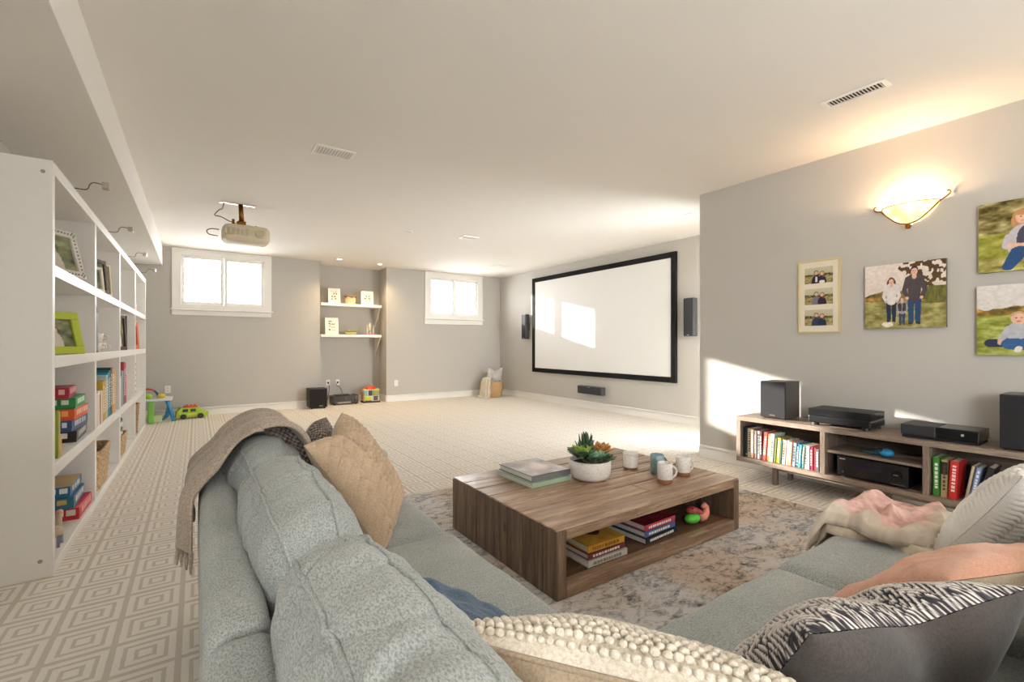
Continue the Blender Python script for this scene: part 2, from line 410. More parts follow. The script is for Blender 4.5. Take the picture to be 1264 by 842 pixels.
# outlets and wall plates
def outlet(label, x, y, z, cat='outlet', media=False):
    t = thing('wall_outlet', label, cat, (x, y, z)); MB().box((-.037, -.007, -.058), (.037, 0, .058), .004).build('cover_plate', TRIM, t)
    if media:
        MB().cyl((0, -.0071, 0), (0, -.012, 0), .018, n=16).build('jack', DGREY, t)
    else:
        for dz in (-.022, .022): MB().box((-.014, -.010, dz - .012), (.014, -.006, dz + .012), .003).build('socket', plain('#dcd8d0', .4), t)
    return t
outlet('white wall outlet under the large left window', -.374, YB, .44)
outlet('white wall outlet right of the shelf alcove', 3.331, YB, .365)
outlet('left white cable plate low in the alcove above the black receiver', 2.12, 9.5, .40, media=True)
t = outlet('right white cable plate low in the alcove above the black receiver', 2.30, 9.5, .40, media=True)
def cable(name, label, pts, r=.005, m=DGREY, cat='cable'):
    # catmull-rom through points
    P = [Vector(p) for p in pts]; out = []
    Q = [P[0]] + P + [P[-1]]
    for i in range(1, len(Q) - 2):
        for k in range(6):
            t_ = k / 6; a, b_, c, d = Q[i - 1], Q[i], Q[i + 1], Q[i + 2]
            out.append(.5 * ((2 * b_) + (c - a) * t_ + (2 * a - 5 * b_ + 4 * c - d) * t_ ** 2 + (3 * b_ - a - 3 * c + d) * t_ ** 3))
    out.append(P[-1]); mb = MB().tube(out, r, 6); return mb, m
def cableobj(name, label, pts, r=.005, m=DGREY, cat='cable', parent=None):
    mb, m = cable(name, label, pts, r, m); o = mb.build(name, m, parent, True)
    return tag(o, label, cat) if parent is None else o
cableobj('cable', 'dark cable looping from the left alcove plate to the floor', [(2.12, 9.485, .4), (2.13, 9.44, .33), (2.12, 9.44, .2), (2.09, 9.43, .08), (2.07, 9.38, .006)])
cableobj('cable', 'dark cable hanging from the right alcove plate behind the receiver', [(2.30, 9.485, .4), (2.27, 9.45, .35), (2.33, 9.44, .3), (2.38, 9.44, .15), (2.36, 9.43, .02)])
cableobj('cable', 'pale cable between the black subwoofer and the receiver', [(1.95, 9.3, .006), (2.0, 9.38, .12), (2.02, 9.43, .2), (2.05, 9.44, .1), (2.08, 9.42, .006)], .004, plain('#d8d0c0', .5))

# ceiling fixtures
def potlight(label, x, y, lit):
    t = thing('recessed_light', label, 'ceiling light', (x, y, H - .0005))
    MB().lathe([(.055, 0), (.055, -.006), (.042, -.008), (.04, -.002)], n=28).build('trim_ring', TRIM, t, True)
    em = plain('#ffe2b0', .5, emis=14, bstr=0) if lit else plain('#d8d4cc', .5)
    MB().lathe([(.0005, -.003), (.041, -.003)], n=24).build('lens', em, t, True)
    if lit:
        l = light('recessed_lamp', 'SPOT', (x, y, H - .03), 42, (1, .72, .42), spot_size=R(125), spot_blend=.9, shadow_soft_size=.04)
potlight('lit recessed light above the left of the shelf alcove', 2.117, 8.62, True)
potlight('lit recessed light above the right of the shelf alcove', 2.893, 8.739, True)
potlight('unlit recessed light in the middle of the ceiling', 2.38, 6.0, False)
potlight('unlit recessed light behind the wall corner near the screen', 4.8, 3.35, False)
def register(name, label, x0, x1, y0, y1, along, slat_mat):
    t = thing(name, label, 'vent', ((x0 + x1) / 2, (y0 + y1) / 2, H - .001)); a = (x1 - x0) / 2; b_ = (y1 - y0) / 2; e = .016
    f = MB().box((-a, -b_, -.01), (-a + e, b_, 0), .002).box((a - e, -b_, -.01), (a, b_, 0), .002).box((-a + e, -b_, -.01), (a - e, -b_ + e * 1.6, 0), .002).box((-a + e, b_ - e * 1.6, -.01), (a - e, b_, 0), .002)
    f.build('vent_frame', TRIM, t)
    MB().box((-a + e, -b_ + e * 1.6, -.0015), (a - e, b_ - e * 1.6, -.0005)).build('duct_opening', slat_mat, t)
    n = 16 if along == 'Y' else 12; L = (b_ - e * 1.6) if along == 'Y' else (a - e)
    for i in range(n):
        p = -L + (i + .5) * 2 * L / n; M = Matrix.Translation((0, p, -.006)) @ Matrix.Rotation(R(30), 4, 'X') if along == 'Y' else Matrix.Translation((p, 0, -.006)) @ Matrix.Rotation(R(30), 4, 'Y')
        s = MB()
        if along == 'Y': s.box((-a + e, -.004, -.001), (a - e, .004, .001), M=M)
        else: s.box((-.006, -b_ + e * 1.6, -.001), (.006, b_ - e * 1.6, .001), M=M)
        s.build('slat', TRIM, t)
register('ceiling_vent', 'long narrow ceiling register with dark slots above the wall sconce', 3.27, 3.38, 1.0, 1.335, 'Y', plain('#453d34', .8))
register('ceiling_vent', 'small square-ended ceiling vent left of the ceiling middle', .75, 1.05, 3.75, 3.95, 'X', plain('#c9c2b6', .8))
register('ceiling_vent', 'flat ceiling vent near the far right corner by the second window', 4.75, 5.1, 7.55, 7.75, 'X', plain('#b5b0a6', .8))
register('ceiling_vent', 'flat ceiling vent between the projector and the screen', 3.1, 3.35, 5.75, 5.92, 'X', plain('#b5b0a6', .8))

# ------------------------------------------------------------------ projector
t = thing('projector', 'cream projector hanging from the ceiling on a bronze mount', 'projector', (.40, 5.88, H))
pm = plain('#d9cdb4', .5)
MB().box((-.14, -.03, -.006), (.14, .03, -.001), .002).build('ceiling_plate', BRASS, t)
MB().cyl((0, 0, -.006), (.01, 0, -.19), .022, .026, 14).build('pole', BRASS, t, True)
mb = MB().box((-.09, -.03, -.235), (.09, .03, -.222), .003).box((-.03, -.03, -.225), (.05, .03, -.185), .006)
mb.cyl((-.07, 0, -.225), (-.07, 0, -.17), .014, n=10).cyl((-.04, 0, -.2), (.14, .02, -.245), .01, n=8).cyl((.15, 0, -.27), (.15, 0, -.215), .008, n=8)
mb.build('mount_bracket', BRASS, t, 'auto')
soft_box('projector_body', (.44, .34, .17), pm, t, .05, (.01, .01, .012), 0, n=14, M=Matrix.Translation((.05, 0, -.335)))
MB().cyl((.17, -.165, -.335), (.17, -.20, -.335), .05, .045, 24).build('lens', plain('#cdbf9f', .3), t, 'auto')
for i in range(6): MB().box((-.16 + i * .04, -.196, -.37), (-.14 + i * .04, -.18, -.30), .002).build('vent_slot', plain('#c9bd9f', .6), t)
mb, mm = cable('c', '', [(-.20, 0, -.30), (-.27, 0, -.30), (-.31, 0, -.325), (-.29, 0, -.36), (-.21, 0, -.37)], .005); mb.build('cable_loop', plain('#6a5c48', .5), t, True)
mb, mm = cable('c', '', [(-.05, 0, -.21), (-.12, 0, -.19), (-.18, 0, -.16), (-.24, 0, -.15), (-.2, 0, -.09), (-.17, 0, -.07), (-.155, 0, -.002)], .005); mb.build('power_cord', plain('#6a5c48', .5), t, True)
MB().box((-.20, -.04, -.008), (-.11, .04, -.001), .003).build('socket_plate', TRIM, t)

# ------------------------------------------------------------------ projection screen and its speakers
t = thing('projection_screen', 'large white projection screen in a wide black frame', 'projection screen', (XS - .002, 6.02, .58))
y0, y1, z0, z1 = -1.765, 1.735, 0, 1.93; fr = .085
m = Mat('black_velvet', .9, 0, .2); m.color('#1b1a19'); m.bump(m.noise(m.coords(), 500, 2), .2, .001); VEL = m.m
for lo, hi in (((-.045, y0, z0), (0, y0 + fr, z1)), ((-.045, y1 - fr, z0), (0, y1, z1)), ((-.045, y0 + fr, z0), (0, y1 - fr, z0 + fr)), ((-.045, y0 + fr, z1 - fr), (0, y1 - fr, z1))):
    MB().box(lo, hi, .006).build('frame_bar', VEL, t)
MB().box((-.03, y0 + fr - .01, z0 + fr - .01), (-.01, y1 - fr + .01, z1 - fr + .01)).build('screen_fabric', plain('#eeedeb', .75, bstr=.02, var=.005), t)
def wall_speaker(label, y, z, wy, hz, depth, grille_face=True):
    t = thing('wall_speaker', label, 'speaker', (XS - .001, y, z))
    MB().box((-.03, -wy * .35, hz * .35), (0, wy * .35, hz * .65), .004).build('bracket', DGREY, t)
    MB().box((-depth, -wy / 2, 0), (-.03, wy / 2, hz), .012, 3).build('cabinet', plain('#3a3a3c', .5), t)
    MB().box((-depth - .008, -wy / 2 + .008, .008), (-depth + .002, wy / 2 - .008, hz - .008), .006).build('grille', plain('#2b2b30', .9, bscale=300, bstr=.5), t)
    MB().box((-depth - .010, -.02, .015 if hz > .3 else hz - .02), (-depth - .007, .02, .025 if hz > .3 else hz - .012)).build('badge', NICKEL, t)
wall_speaker('slim upright dark speaker on the wall left of the screen', 7.95, 1.26, .15, .52, .12)
wall_speaker('slim upright dark speaker on the wall right of the screen', 3.99, 1.26, .17, .54, .12)
wall_speaker('horizontal dark centre speaker on the wall under the screen', 5.97, .27, .60, .14, .13)

# ------------------------------------------------------------------ alcove shelves and what they hold
def alcove_shelf(label, z):
    t = thing('wall_shelf', label, 'shelf', (2.48, 9.3, z), group='white floating shelves in the alcove')
    MB().box((-.57, -.19, -.05), (.57, .19, 0), .004).build('board', TRIM, t)
    for xx in (.555,):
        MB().prism([(-.19 + .04, -.05), (.19, -.05), (.19, -.42), (.17, -.42)], xx - .012, xx + .012, axis=0).build('bracket', plain('#cfc8bd', .5), t)
alcove_shelf('upper white floating shelf in the alcove', 1.925); alcove_shelf('lower white floating shelf in the alcove', 1.335)
def letters(mb_fn, rows, w_, h_, rnd):
    pass
def small_frame(label, x, z, w_, h_, tilt, rz=0, y=9.22, rows=5, cat='picture frame'):
    t = thing('picture_frame', label, cat, (x, y, z), rot=(R(-tilt), 0, rz))
    e = .022
    f = MB().box((-w_ / 2, -.008, 0), (w_ / 2, .008, e)).box((-w_ / 2, -.008, h_ - e), (w_ / 2, .008, h_)).box((-w_ / 2, -.008, e), (-w_ / 2 + e, .008, h_ - e)).box((w_ / 2 - e, -.008, e), (w_ / 2, .008, h_ - e))
    f.build('frame', TRIM, t)
    nx, nz = 44, 56; U, V = np.meshgrid(np.linspace(0, 1, nx), np.linspace(0, 1, nz), indexing='ij')
    col = np.ones((nx, nz, 3)) * np.array([238, 232, 220]); rs = random.Random(label)
    inner = (U > .2) & (U < .8) & (V > .14) & (V < .86)
    blob = (vnoise(U * 9, V * 16, rs.randint(0, 99), 1) > .45) & (np.sin(V * math.pi * 2 * rows) > -.45)
    col[inner & blob] = (112, 100, 88)
    P = np.stack([(U - .5) * (w_ - 2 * e), np.full_like(U, -.003), e + V * (h_ - 2 * e)], -1)
    grid_mesh('print', P, PRINT, t, linarr(col), smooth=False)
    MB().prism([(.009, h_ * .55), (.009, h_ * .5), (.085, .02), (.09, .025)], -.015, .015, axis=0).build('easel_leg', TRIM, t)
    return t
PRINT = vcol('matte_print', .55); PRINTG = vcol('satin_print', .35)
small_frame('white framed print leaning at the left of the upper alcove shelf', 2.175, 1.93, .22, .29, 8)
small_frame('white framed print at the right of the upper alcove shelf', 2.80, 1.93, .24, .27, 6)
small_frame('white framed print at the left of the lower alcove shelf', 2.13, 1.34, .24, .32, 8)
def weave_basket(name, parent, r0, r1, h_, m1, n=40, rows=12, c=(0, 0, 0), square=None, rim=True):
    """woven wall: coils with over-under bulges"""
    nu = n * 4; nv = rows * 6; th = np.linspace(0, 2 * np.pi, nu, endpoint=False); v = np.linspace(0, 1, nv)
    T_, V = np.meshgrid(th, v, indexing='ij'); rr = r0 + (r1 - r0) * V + (.03 * np.sin(np.pi * V) if r0 > .15 else 0)
    row = np.floor(V * rows); ph = (row % 2) * np.pi
    bump = .004 * np.abs(np.sin(V * rows * np.pi)) ** .6 + .004 * np.sin(T_ * n / 2 + ph) * np.abs(np.sin(V * rows * np.pi))
    if square:
        sx_, sy_ = square; p = 8; cc, ss = np.cos(T_), np.sin(T_)
        k = (np.abs(cc) ** p + np.abs(ss) ** p) ** (-1 / p); X = (sx_ + (r1 - r0) * V + bump) * cc * k; Y = (sy_ + (r1 - r0) * V + bump) * ss * k
    else: X = (rr + bump) * np.cos(T_); Y = (rr + bump) * np.sin(T_)
    P = np.stack([X + c[0], Y + c[1], V * h_ + c[2]], -1)
    o = grid_mesh(name, P, m1, parent, closed_u=True, thick=.012)
    if rim:
        M_ = MB().tube([P[i, -1] for i in range(0, nu, 4)], .011, 8, closed=True); M_.build('rim', m1, parent, True)
    bot = MB(); vs = [bot.b.verts.new(P[i, 0]) for i in range(0, nu, 4)]; bot.b.faces.new(vs); bot.build('base', m1, parent)
    return o
def straw(name, a, b_, c): 
    m = Mat(name, .8, 0, .3); n = m.noise(m.coords(), 55, 4, .7); m.color(m.ramp(n, [(.3, a), (.5, b_), (.7, c)])); m.bump(n, .5, .004); return m.m
STRAW = straw('seagrass', '#9c7c55', '#b8966a', '#cbb085'); STRAW2 = straw('brown_rattan', '#6a4c34', '#9a7855', '#b99a76'); STRAW3 = straw('pale_rattan', '#8d6e50', '#c0a17c', '#dcc6a4')
t = thing('small_basket', 'little pale basket with brown rim between two framed prints on the upper alcove shelf', 'basket', (2.475, 9.24, 1.925))
weave_basket('basket_wall', t, .085, .095, .14, straw('cream_wicker', '#c9b58e', '#dccaa2', '#eadcb8'), 24, 7, rim=False)
MB().tube([(.1 * math.cos(a), .1 * math.sin(a), .15 + .008 * math.sin(a * 5)) for a in [i * 2 * math.pi / 32 for i in range(32)]], .016, 8, True).build('rim', STRAW2, t, True)
t = thing('glass_dish', 'low green glass dish in the middle of the lower alcove shelf', 'dish', (2.48, 9.22, 1.335))
MB().lathe([(.001, 0), (.08, 0), (.105, .03), (.11, .05), (.10, .05), (.09, .03), (.001, .012)], n=28).build('bowl', plain('#e0d69a', .15), t, True)
MB().tube([(.108 * math.cos(a), .108 * math.sin(a), .062) for a in [i * 2 * math.pi / 32 for i in range(32)]], .014, 8, True).build('green_rim', plain('#8a9440', .3), t, True)
MB().ball((-.03, 0, .055), .035).build('glass_ball', plain('#f0ecc0', .1), t, True)
t = thing('candle_holder', 'small crystal candle holder with red base at the right of the lower alcove shelf', 'ornament', (2.86, 9.2, 1.335))
MB().box((-.1, -.05, 0), (.09, .05, .022), .004).build('base', plain('#c98a78', .4), t)
MB().lathe([(.02, .022), (.026, .04), (.012, .08), (.018, .12), (.03, .15), (.025, .19), (.004, .24), (.001, .25)], c=(-.02, 0, 0), n=16).build('candle', plain('#ead9a6', .25), t, True)
for dx in (-.06, .05): MB().cyl((dx, 0, .022), (dx + .01 * (1 if dx > 0 else -1), 0, .2), .008, .005, 8).build('crystal_stem', plain('#efeae2', .1), t)
MB().cyl((-.05, -.03, .022), (-.03, -.03, .09), .008, n=8).build('blue_stem', plain('#6c7aa8', .2), t)

# ------------------------------------------------------------------ floor objects at the far wall
t = thing('subwoofer', 'black cube subwoofer on the carpet left of the alcove', 'speaker', (1.80, 8.92, 0))
MB().box((-.15, -.13, .02), (.15, .15, .36), .01, 3).build('cabinet', plain('#2f2b29', .5), t)
MB().box((-.14, -.145, .035), (.14, -.128, .345), .008).build('grille', plain('#25211f', .95, bscale=300, bstr=.5), t)
MB().box((.01, -.148, .045), (.07, -.145, .057)).build('badge', NICKEL, t)
for sx_ in (-.11, .11):
    for sy_ in (-.1, .12): MB().cyl((sx_, sy_, 0), (sx_, sy_, .022), .016, n=12).build('foot', BLACK, t)
t = thing('receiver', 'black stereo receiver on the carpet in the alcove beside the toy house', 'receiver', (2.35, 9.2, 0))
MB().box((-.24, -.11, .015), (.24, .16, .17), .008).build('case', plain('#37302b', .4), t)
MB().box((-.15, -.118, .025), (.10, -.108, .055), .002).build('display', plain('#a39a8c', .4), t)
MB().box((-.17, -.08, .17), (.10, .12, .185), .004).build('top_cover', BLACK, t)
for xx, zz, r_ in ((-.18, .05, .022), (.19, .12, .03), (.14, .05, .015), (.2, .05, .012), (0, .12, .012)): MB().cyl((xx, -.11, zz), (xx, -.128, zz), r_, n=16).build('knob', plain('#5a544c', .3), t)
for xx in (-.2, .2):
    for yy in (-.08, .13): MB().cyl((xx, yy, 0), (xx, yy, .016), .02, n=10).build('foot', BLACK, t)
# toy house
t = thing('toy_house', 'colourful plastic toy activity house with a red roof in the alcove', 'toy', (2.86, 9.22, 0), R(-4))
MB().box((-.17, -.12, 0), (.17, .12, .03), .008).build('base', plain('#3d3b38', .5), t)
MB().box((-.15, -.105, .03), (.15, .105, .26), .012, 3).build('house_body', plain('#d8d8c0', .35), t)
MB().box((-.16, -.115, .25), (.165, .115, .265), .005).build('roof_edge', plain('#ecd36a', .35), t)
MB().lathe([(.12, 0), (.11, .02), (.08, .045), (.03, .06), (.001, .063)], c=(0, 0, .265), n=24).build('roof', plain('#d8402f', .35), t, True)
for i in range(5): MB().ball((-.08 + i * .04, -.08, .285), .016).build('bead', plain(['#c93a30', '#e06a30', '#c93a30', '#9c2c28', '#e06a30'][i], .3), t, True)
for (a, b_, c, d, col) in ((-.14, .15, -.08, .24, '#7cc0c8'), (-.06, .14, .01, .24, '#4b3a50'), (.02, .14, .14, .24, '#93a04a'), (-.14, .05, -.01, .13, '#d8cf3a'), (.04, .045, .12, .13, '#4a3546'), (-.12, .032, .0, .045, '#48464a')):
    MB().box((a, -.118, b_), (c, -.104, d), .006).build('play_panel', plain(col, .35), t)
MB().box((-.165, -.08, .05), (-.149, .08, .22), .005).build('side_door', plain('#c9722e', .35), t)
MB().lathe([(.001, 0), (.03, 0), (.03, .008), (.001, .01)], n=14).xf(Matrix.Translation((.08, -.119, .088)) @ Matrix.Rotation(R(90), 4, 'X')).build('dial', plain('#7e4a6a', .3), t)
# basket with pillow and throw
t = thing('seagrass_basket', 'round seagrass basket in the far corner holding a cushion and throw', 'basket', (5.36, 8.64, 0))
weave_basket('basket_wall', t, .175, .20, .34, STRAW, 36, 11)

# toy table / toy truck
t = thing('toy_table', 'childs white-topped activity table with green and blue legs behind the bookcase', 'toy table', (-.55, 8.66, 0))
MB().box((-.25, -.2, .32), (.25, .2, .355), .012, 3).build('tabletop', plain('#dfe6ee', .35), t)
MB().box((-.03, -.2, 0), (.04, -.14, .32), .01).build('leg', plain('#7fc04a', .4), t)
MB().tube([(.19, -.12, .32), (.215, -.12, .24), (.245, -.12, .13), (.265, -.12, .01)], [.028, .026, .022, .026], 10).build('leg', plain('#3a8fc4', .4), t, True)
MB().tube([(.19, .15, .32), (.2, .15, .2), (.17, .15, .06), (.13, .15, .02)], [.026, .024, .022, .026], 10).build('leg', plain('#3a8fc4', .4), t, True)
MB().tube([(.225, -.12, .13), (.18, -.1, .07), (.12, -.08, .03), (.10, -.06, .02)], .018, 8).build('leg_brace', plain('#3585bb', .4), t, True)
MB().box((-.15, .1, 0), (-.08, .16, .32), .01).build('leg', plain('#7fc04a', .4), t)
MB().box((-.05, -.1, .0), (.14, .1, .11), .01).build('storage_bin', plain('#cfd5b0', .5), t)
arch = [(-.08 + .13 * math.cos(a) + .03, 0, .36 + .13 * math.sin(a)) for a in [math.pi * i / 14 for i in range(15)]]
MB().tube(arch[4:], .014, 8).build('toy_arch', plain('#c9403a', .35), t, True); MB().tube(arch[:5], .015, 8).build('toy_arch', plain('#3f5f9a', .35), t, True)
MB().ball((.12, -.08, .385), .045, sc=(1.2, 1, .8)).build('toy_ball', plain('#e6cf3a', .35), t, True)
MB().ball((-.03, -.1, .39), .05, sc=(1.1, 1, .8)).build('toy_ball', plain('#a8cf3a', .35), t, True)
t = thing('toy_truck', 'lime green toy truck with a red roof rack on the carpet', 'toy', (-.07, 8.78, 0), R(8))
MB().prism([(-.2, .03), (.21, .03), (.22, .09), (.15, .11), (.1, .17), (-.14, .175), (-.19, .11)], -.085, .085).build('truck_body', plain('#a7c62c', .35), t)
MB().prism([(-.1, .172), (.08, .172), (.07, .2), (-.09, .2)], -.05, .05).build('roof_rack', plain('#cf4a30', .35), t)
for xx in (-.11, .11):
    for yy in (-.095, .085): MB().cyl((xx, yy, .04), (xx, yy + .022, .04), .04, n=18).build('wheel', plain('#2f3328', .6), t)
for (a, b_) in ((-.12, -.05), (-.02, .05)): MB().box((a, -.09, .11), (b_, -.084, .155), .004).build('window', plain('#3b4a52', .2), t)
for xx in (-.16, .17): MB().ball((xx, -.07, .09), .022).build('headlight', plain('#e8d23c', .3), t, True)
MB().box((-.06, -.091, .055), (.06, -.084, .085), .004).build('door_panel', plain('#d8dc4a', .35), t)
for dx in (-.05, .0, .05): MB().ball((dx, 0, .205), .016).build('siren', plain('#d8542c', .3), t, True)

# ------------------------------------------------------------------ bookcase
XB = -.589; DB = -.95
YP = [3.18, 4.37, 5.63, 6.94, 8.28]; ZS = [0.0, .485, 1.03, 1.49, 2.0]; ZT = [.055, .55, 1.09, 1.55, 2.06]
bc = thing('bookcase', 'tall white open bookcase of sixteen cubbies along the left wall', 'bookcase', (XB, YP[0], 0))
def BB(lo, hi, name, m=WHITE, bev=.003):
    return MB().box(lo, hi, bev).xf(Matrix.Translation((-XB, -YP[0], 0))).build(name, m, bc)
BB((DB, YP[0], 0), (XB, YP[0] + .045, ZT[4]), 'side_panel'); BB((DB, YP[4] - .045, 0), (XB, YP[4], ZT[4]), 'side_panel')
BB((DB, YP[0] + .045, ZS[4]), (XB + .001, YP[4] - .045, ZT[4]), 'top_panel'); BB((DB, YP[0] + .045, 0), (XB + .001, YP[4] - .045, ZT[0]), 'bottom_panel')
for k in (1, 2, 3): BB((DB, YP[0] + .045, ZS[k]), (XB + .001, YP[4] - .045, ZT[k]), 'shelf')
for k in (1, 2, 3):
    for r_ in range(4): BB((DB, YP[k] - .028, ZT[r_]), (XB, YP[k] + .028, ZS[r_ + 1]), 'divider')
BB((DB - .01, YP[0], 0), (DB, YP[4], ZT[4]), 'back_panel')
for z_, dx in ((2.0, -.035), (.085, -.045)):
    MB().cyl((XB + dx, YP[0] - .002, z_), (XB + dx, YP[0] + .001, z_), .009, n=14).xf(Matrix.Translation((-XB, -YP[0], 0))).build('screw_cap', plain('#98928a', .4), bc)
# picture lights on the bookcase
for i, (yy, lab) in enumerate(((3.72, 'nearest'), (5.0, 'second'), (6.3, 'third'), (7.6, 'farthest'))):
    t = thing('display_light', lab + ' small nickel arm light on top of the white bookcase', 'lamp', (XB, yy, ZT[4]), group='arm lights on the bookcase')
    mb, mm = cable('', '', [(-.03, 0, .0), (-.01, 0, .012), (.045, 0, .014), (.06, 0, .045), (.075, 0, .06), (.1, 0, .06), (.125, 0, .055)], .003); mb.build('arm', plain('#6f665a', .3, .8), t, True)
    MB().box((.118, -.024, .03), (.15, .024, .068), .003).build('lamp_head', NICKEL, t)
# ------------------------------------------------------------------ book builder
def book(label, loc, th, d, h, col, rot=(0, 0, 0), group=None, name='book', pages='#e8e0cf', marks=None, cat='book', bands=None, mark='#efe6d2'):
    """spine faces local -y, thickness along x, height z"""
    t = thing(name, label, cat, loc, group=group, rot=rot)
    c = plain(col, .5, var=.1); e = .0025
    mb = MB().box((0, 0, 0), (e, d, h)).box((th - e, 0, 0), (th, d, h)).box((0, 0, 0), (th, e * 1.3, h), .001)
    mb.build('cover', c, t)
    MB().box((e, e * 1.4, .004), (th - e, d - .005, h - .004)).build('pages', plain(pages, .8, var=.08, bscale=200), t)
    for (z0, z1, cc) in (bands or []):
        MB().box((-.0006, -.0008, z0 * h), (th + .0006, .002, z1 * h)).build('spine_band', plain(cc, .5), t)
    if marks:
        rs = random.Random(label); z = h * .2; q = MB()
        while z < h * .85:
            l = rs.uniform(.008, .02); q.box((th * .3, -.0016, z), (th * .72, -.0004, z + l)); z += l + rs.uniform(.004, .009)
        q.build('lettering', plain(mark, .5), t, kind='stuff')
    return t
def flat_book(label, loc, w_, d, th, col, rz=0, spine_col=None, pages='#e4dccb', art=None, marks=True, cat='book', name='book', group=None, mark='#efe6d2'):
    """lying book: spine faces local -y, width along x, page edges on -x"""
    t = thing(name, label, cat, loc, rz, group); e = .003
    MB().box((0, 0, 0), (w_, d, e), .001).box((0, 0, th - e), (w_, d, th), .001).box((0, 0, 0), (w_, e, th), .001).build('cover', plain(col, .4, var=.08), t)
    MB().box((.006, e, e), (w_ - .006, d - .006, th - e)).build('pages', plain(pages, .8, bscale=200), t)
    if spine_col: MB().box((.001, -.001, .001), (w_ - .001, .001, th - .001)).build('spine', plain(spine_col, .4), t)
    if marks:
        rs = random.Random(label); xx = w_ * .12; q = MB()
        while xx < w_ * .82:
            l = rs.uniform(.006, .02); q.box((xx, -.0022, th * .3), (xx + l, -.0008, th * .7)); xx += l + rs.uniform(.004, .008)
        q.build('lettering', plain(mark, .5), t, kind='stuff')
    if art is not None:
        nx, ny = 40, 40; U, V = np.meshgrid(np.linspace(0, 1, nx), np.linspace(0, 1, ny), indexing='ij')
        P = np.stack([.004 + U * (w_ - .008), .004 + V * (d - .008), np.full_like(U, th + .0006)], -1)
        grid_mesh('cover_picture', P, PRINTG, t, linarr(art(U, V)), smooth=False)
    return t

# bookcase contents; PX(y) keeps things just behind the front edge
def game_box(label, loc, wx, wy, th, col, rz, top, mark='#f0ead8', side=None, grp=None):
    """board game box lying flat; origin at its front right lower corner"""
    t = thing('board_game', label, 'board game', loc, rz, grp)
    MB().box((-wx, 0, .0), (0, wy, th * .96), .002).build('box_base', plain(col, .45, var=.1), t)
    MB().box((-wx - .002, -.002, th * .25), (.002, wy + .002, th), .003).build('lid', plain(top or col, .45, var=.12), t)
    rs = random.Random(label); q = MB(); xx = -wx * .85
    while xx < -.03:
        l = rs.uniform(.02, .045); hh = rs.uniform(.25, .33); q.box((xx, -.0035, th * (.62 - hh * .8)), (xx + l, -.0018, th * (.62 + hh * .8))); xx += l + rs.uniform(.008, .02)
    q.build('lettering', plain(mark, .5), t, kind='stuff')
    q = MB(); yy = wy * .15
    while yy < wy * .8:
        l = rs.uniform(.02, .05); q.box((.0018, yy, th * .38), (.0035, yy + l, th * .85)); yy += l + rs.uniform(.01, .03)
    q.build('side_lettering', plain(side or mark, .5), t, kind='stuff')
    return t
g3 = 'board games stacked in the nearest bookcase cubby above the bottom row'
y_ = 3.86; z_ = ZT[1]
for (lab, col, th, wx, wy, rz, dy, dx, mk, sd_) in (
    ('black board game at the bottom of the five-box stack', '#1f1a1c', .068, .30, .41, 2, .0, .0, '#e8e0d8', '#c8c0b8'),
    ('navy board game second from the bottom of the five-box stack', '#35507e', .067, .30, .40, -2, -.03, -.018, '#d8e0ec', '#b8c0cc'),
    ('orange board game in the middle of the five-box stack', '#d8582a', .067, .30, .38, -1, -.02, -.008, '#f0a060', '#f0c8a8'),
    ('green board game second from the top of the five-box stack', '#1f8a44', .065, .32, .34, 1, .0, -.005, '#dfeadb', '#d8ecd0'),
    ('crimson board game on top of the five-box stack', '#a8223a', .065, .30, .28, 3, -.03, -.03, '#e8b0b0', '#e8a0a8')):
    game_box(lab, (XB - .02 + dx, y_ + dy, z_), wx, wy, th, col, R(rz), None, mk, sd_, g3); z_ += th + .001
g4 = 'board games stacked in the nearest bottom bookcase cubby'
z_ = ZT[0]; y_ = 3.93
for (lab, col, th, wx, wy, rz, dy, dx, mk, sd_) in (
    ('red board game at the bottom of the low three-box stack', '#c4202c', .075, .32, .37, -1, .0, .0, '#f0e0d8', '#e8a8a8'),
    ('teal and maroon board game in the middle of the low three-box stack', '#2a6a86', .072, .30, .36, 1, -.03, -.02, '#c8b060', '#dcd8d8'),
    ('blue board game with a tan lid on top of the low three-box stack', '#1f6a9c', .066, .29, .34, 0, -.04, -.035, '#e8e4e4', '#e6d8a8')):
    o = game_box(lab, (XB - .02 + dx, y_ + dy, z_), wx, wy, th, col, R(rz), None, mk, sd_, g4)
    if 'tan lid' in lab: MB().box((-wx, 0, th), (0, wy, th + .003)).build('lid_picture', plain('#b89c6c', .5, var=.3, bscale=20), o)
    z_ += th + .004
for i, (dy, th, hh, col, nm) in enumerate(((0, .025, .25, '#9aa838', 'olive green'), (.03, .022, .24, '#c8b46a', 'straw yellow'), (.056, .03, .11, '#e0a84a', 'short orange'))):
    book(nm + ' upright book at the front edge beside the five-box game stack', (XB - .012, 3.35 + dy, ZT[1]), th, .16, hh, col, rot=(0, 0, R(90)), group='books in the nearest cubby')
t = thing('figurine', 'small pale toy horse figure in front of the low game stack', 'toy', (XB - .045, 3.48, ZT[0]))
MB().ball((0, 0, .075), .035, 2, (1, 1.5, .9)).tube([(0, .04, .08), (0, .065, .12), (0, .075, .15)], [.018, .016, .014], 8).build('body', plain('#cdb9a0', .5), t, True)
MB().ball((0, .09, .155), .02, 2, (.8, 1.4, .8)).build('head', plain('#e0a898', .5), t, True)
for yy in (-.035, .035):
    for xx in (-.018, .018): MB().cyl((xx, yy, .06), (xx, yy * 1.15, 0), .008, .007, 8).build('leg', plain('#8f8fa8', .5), t)
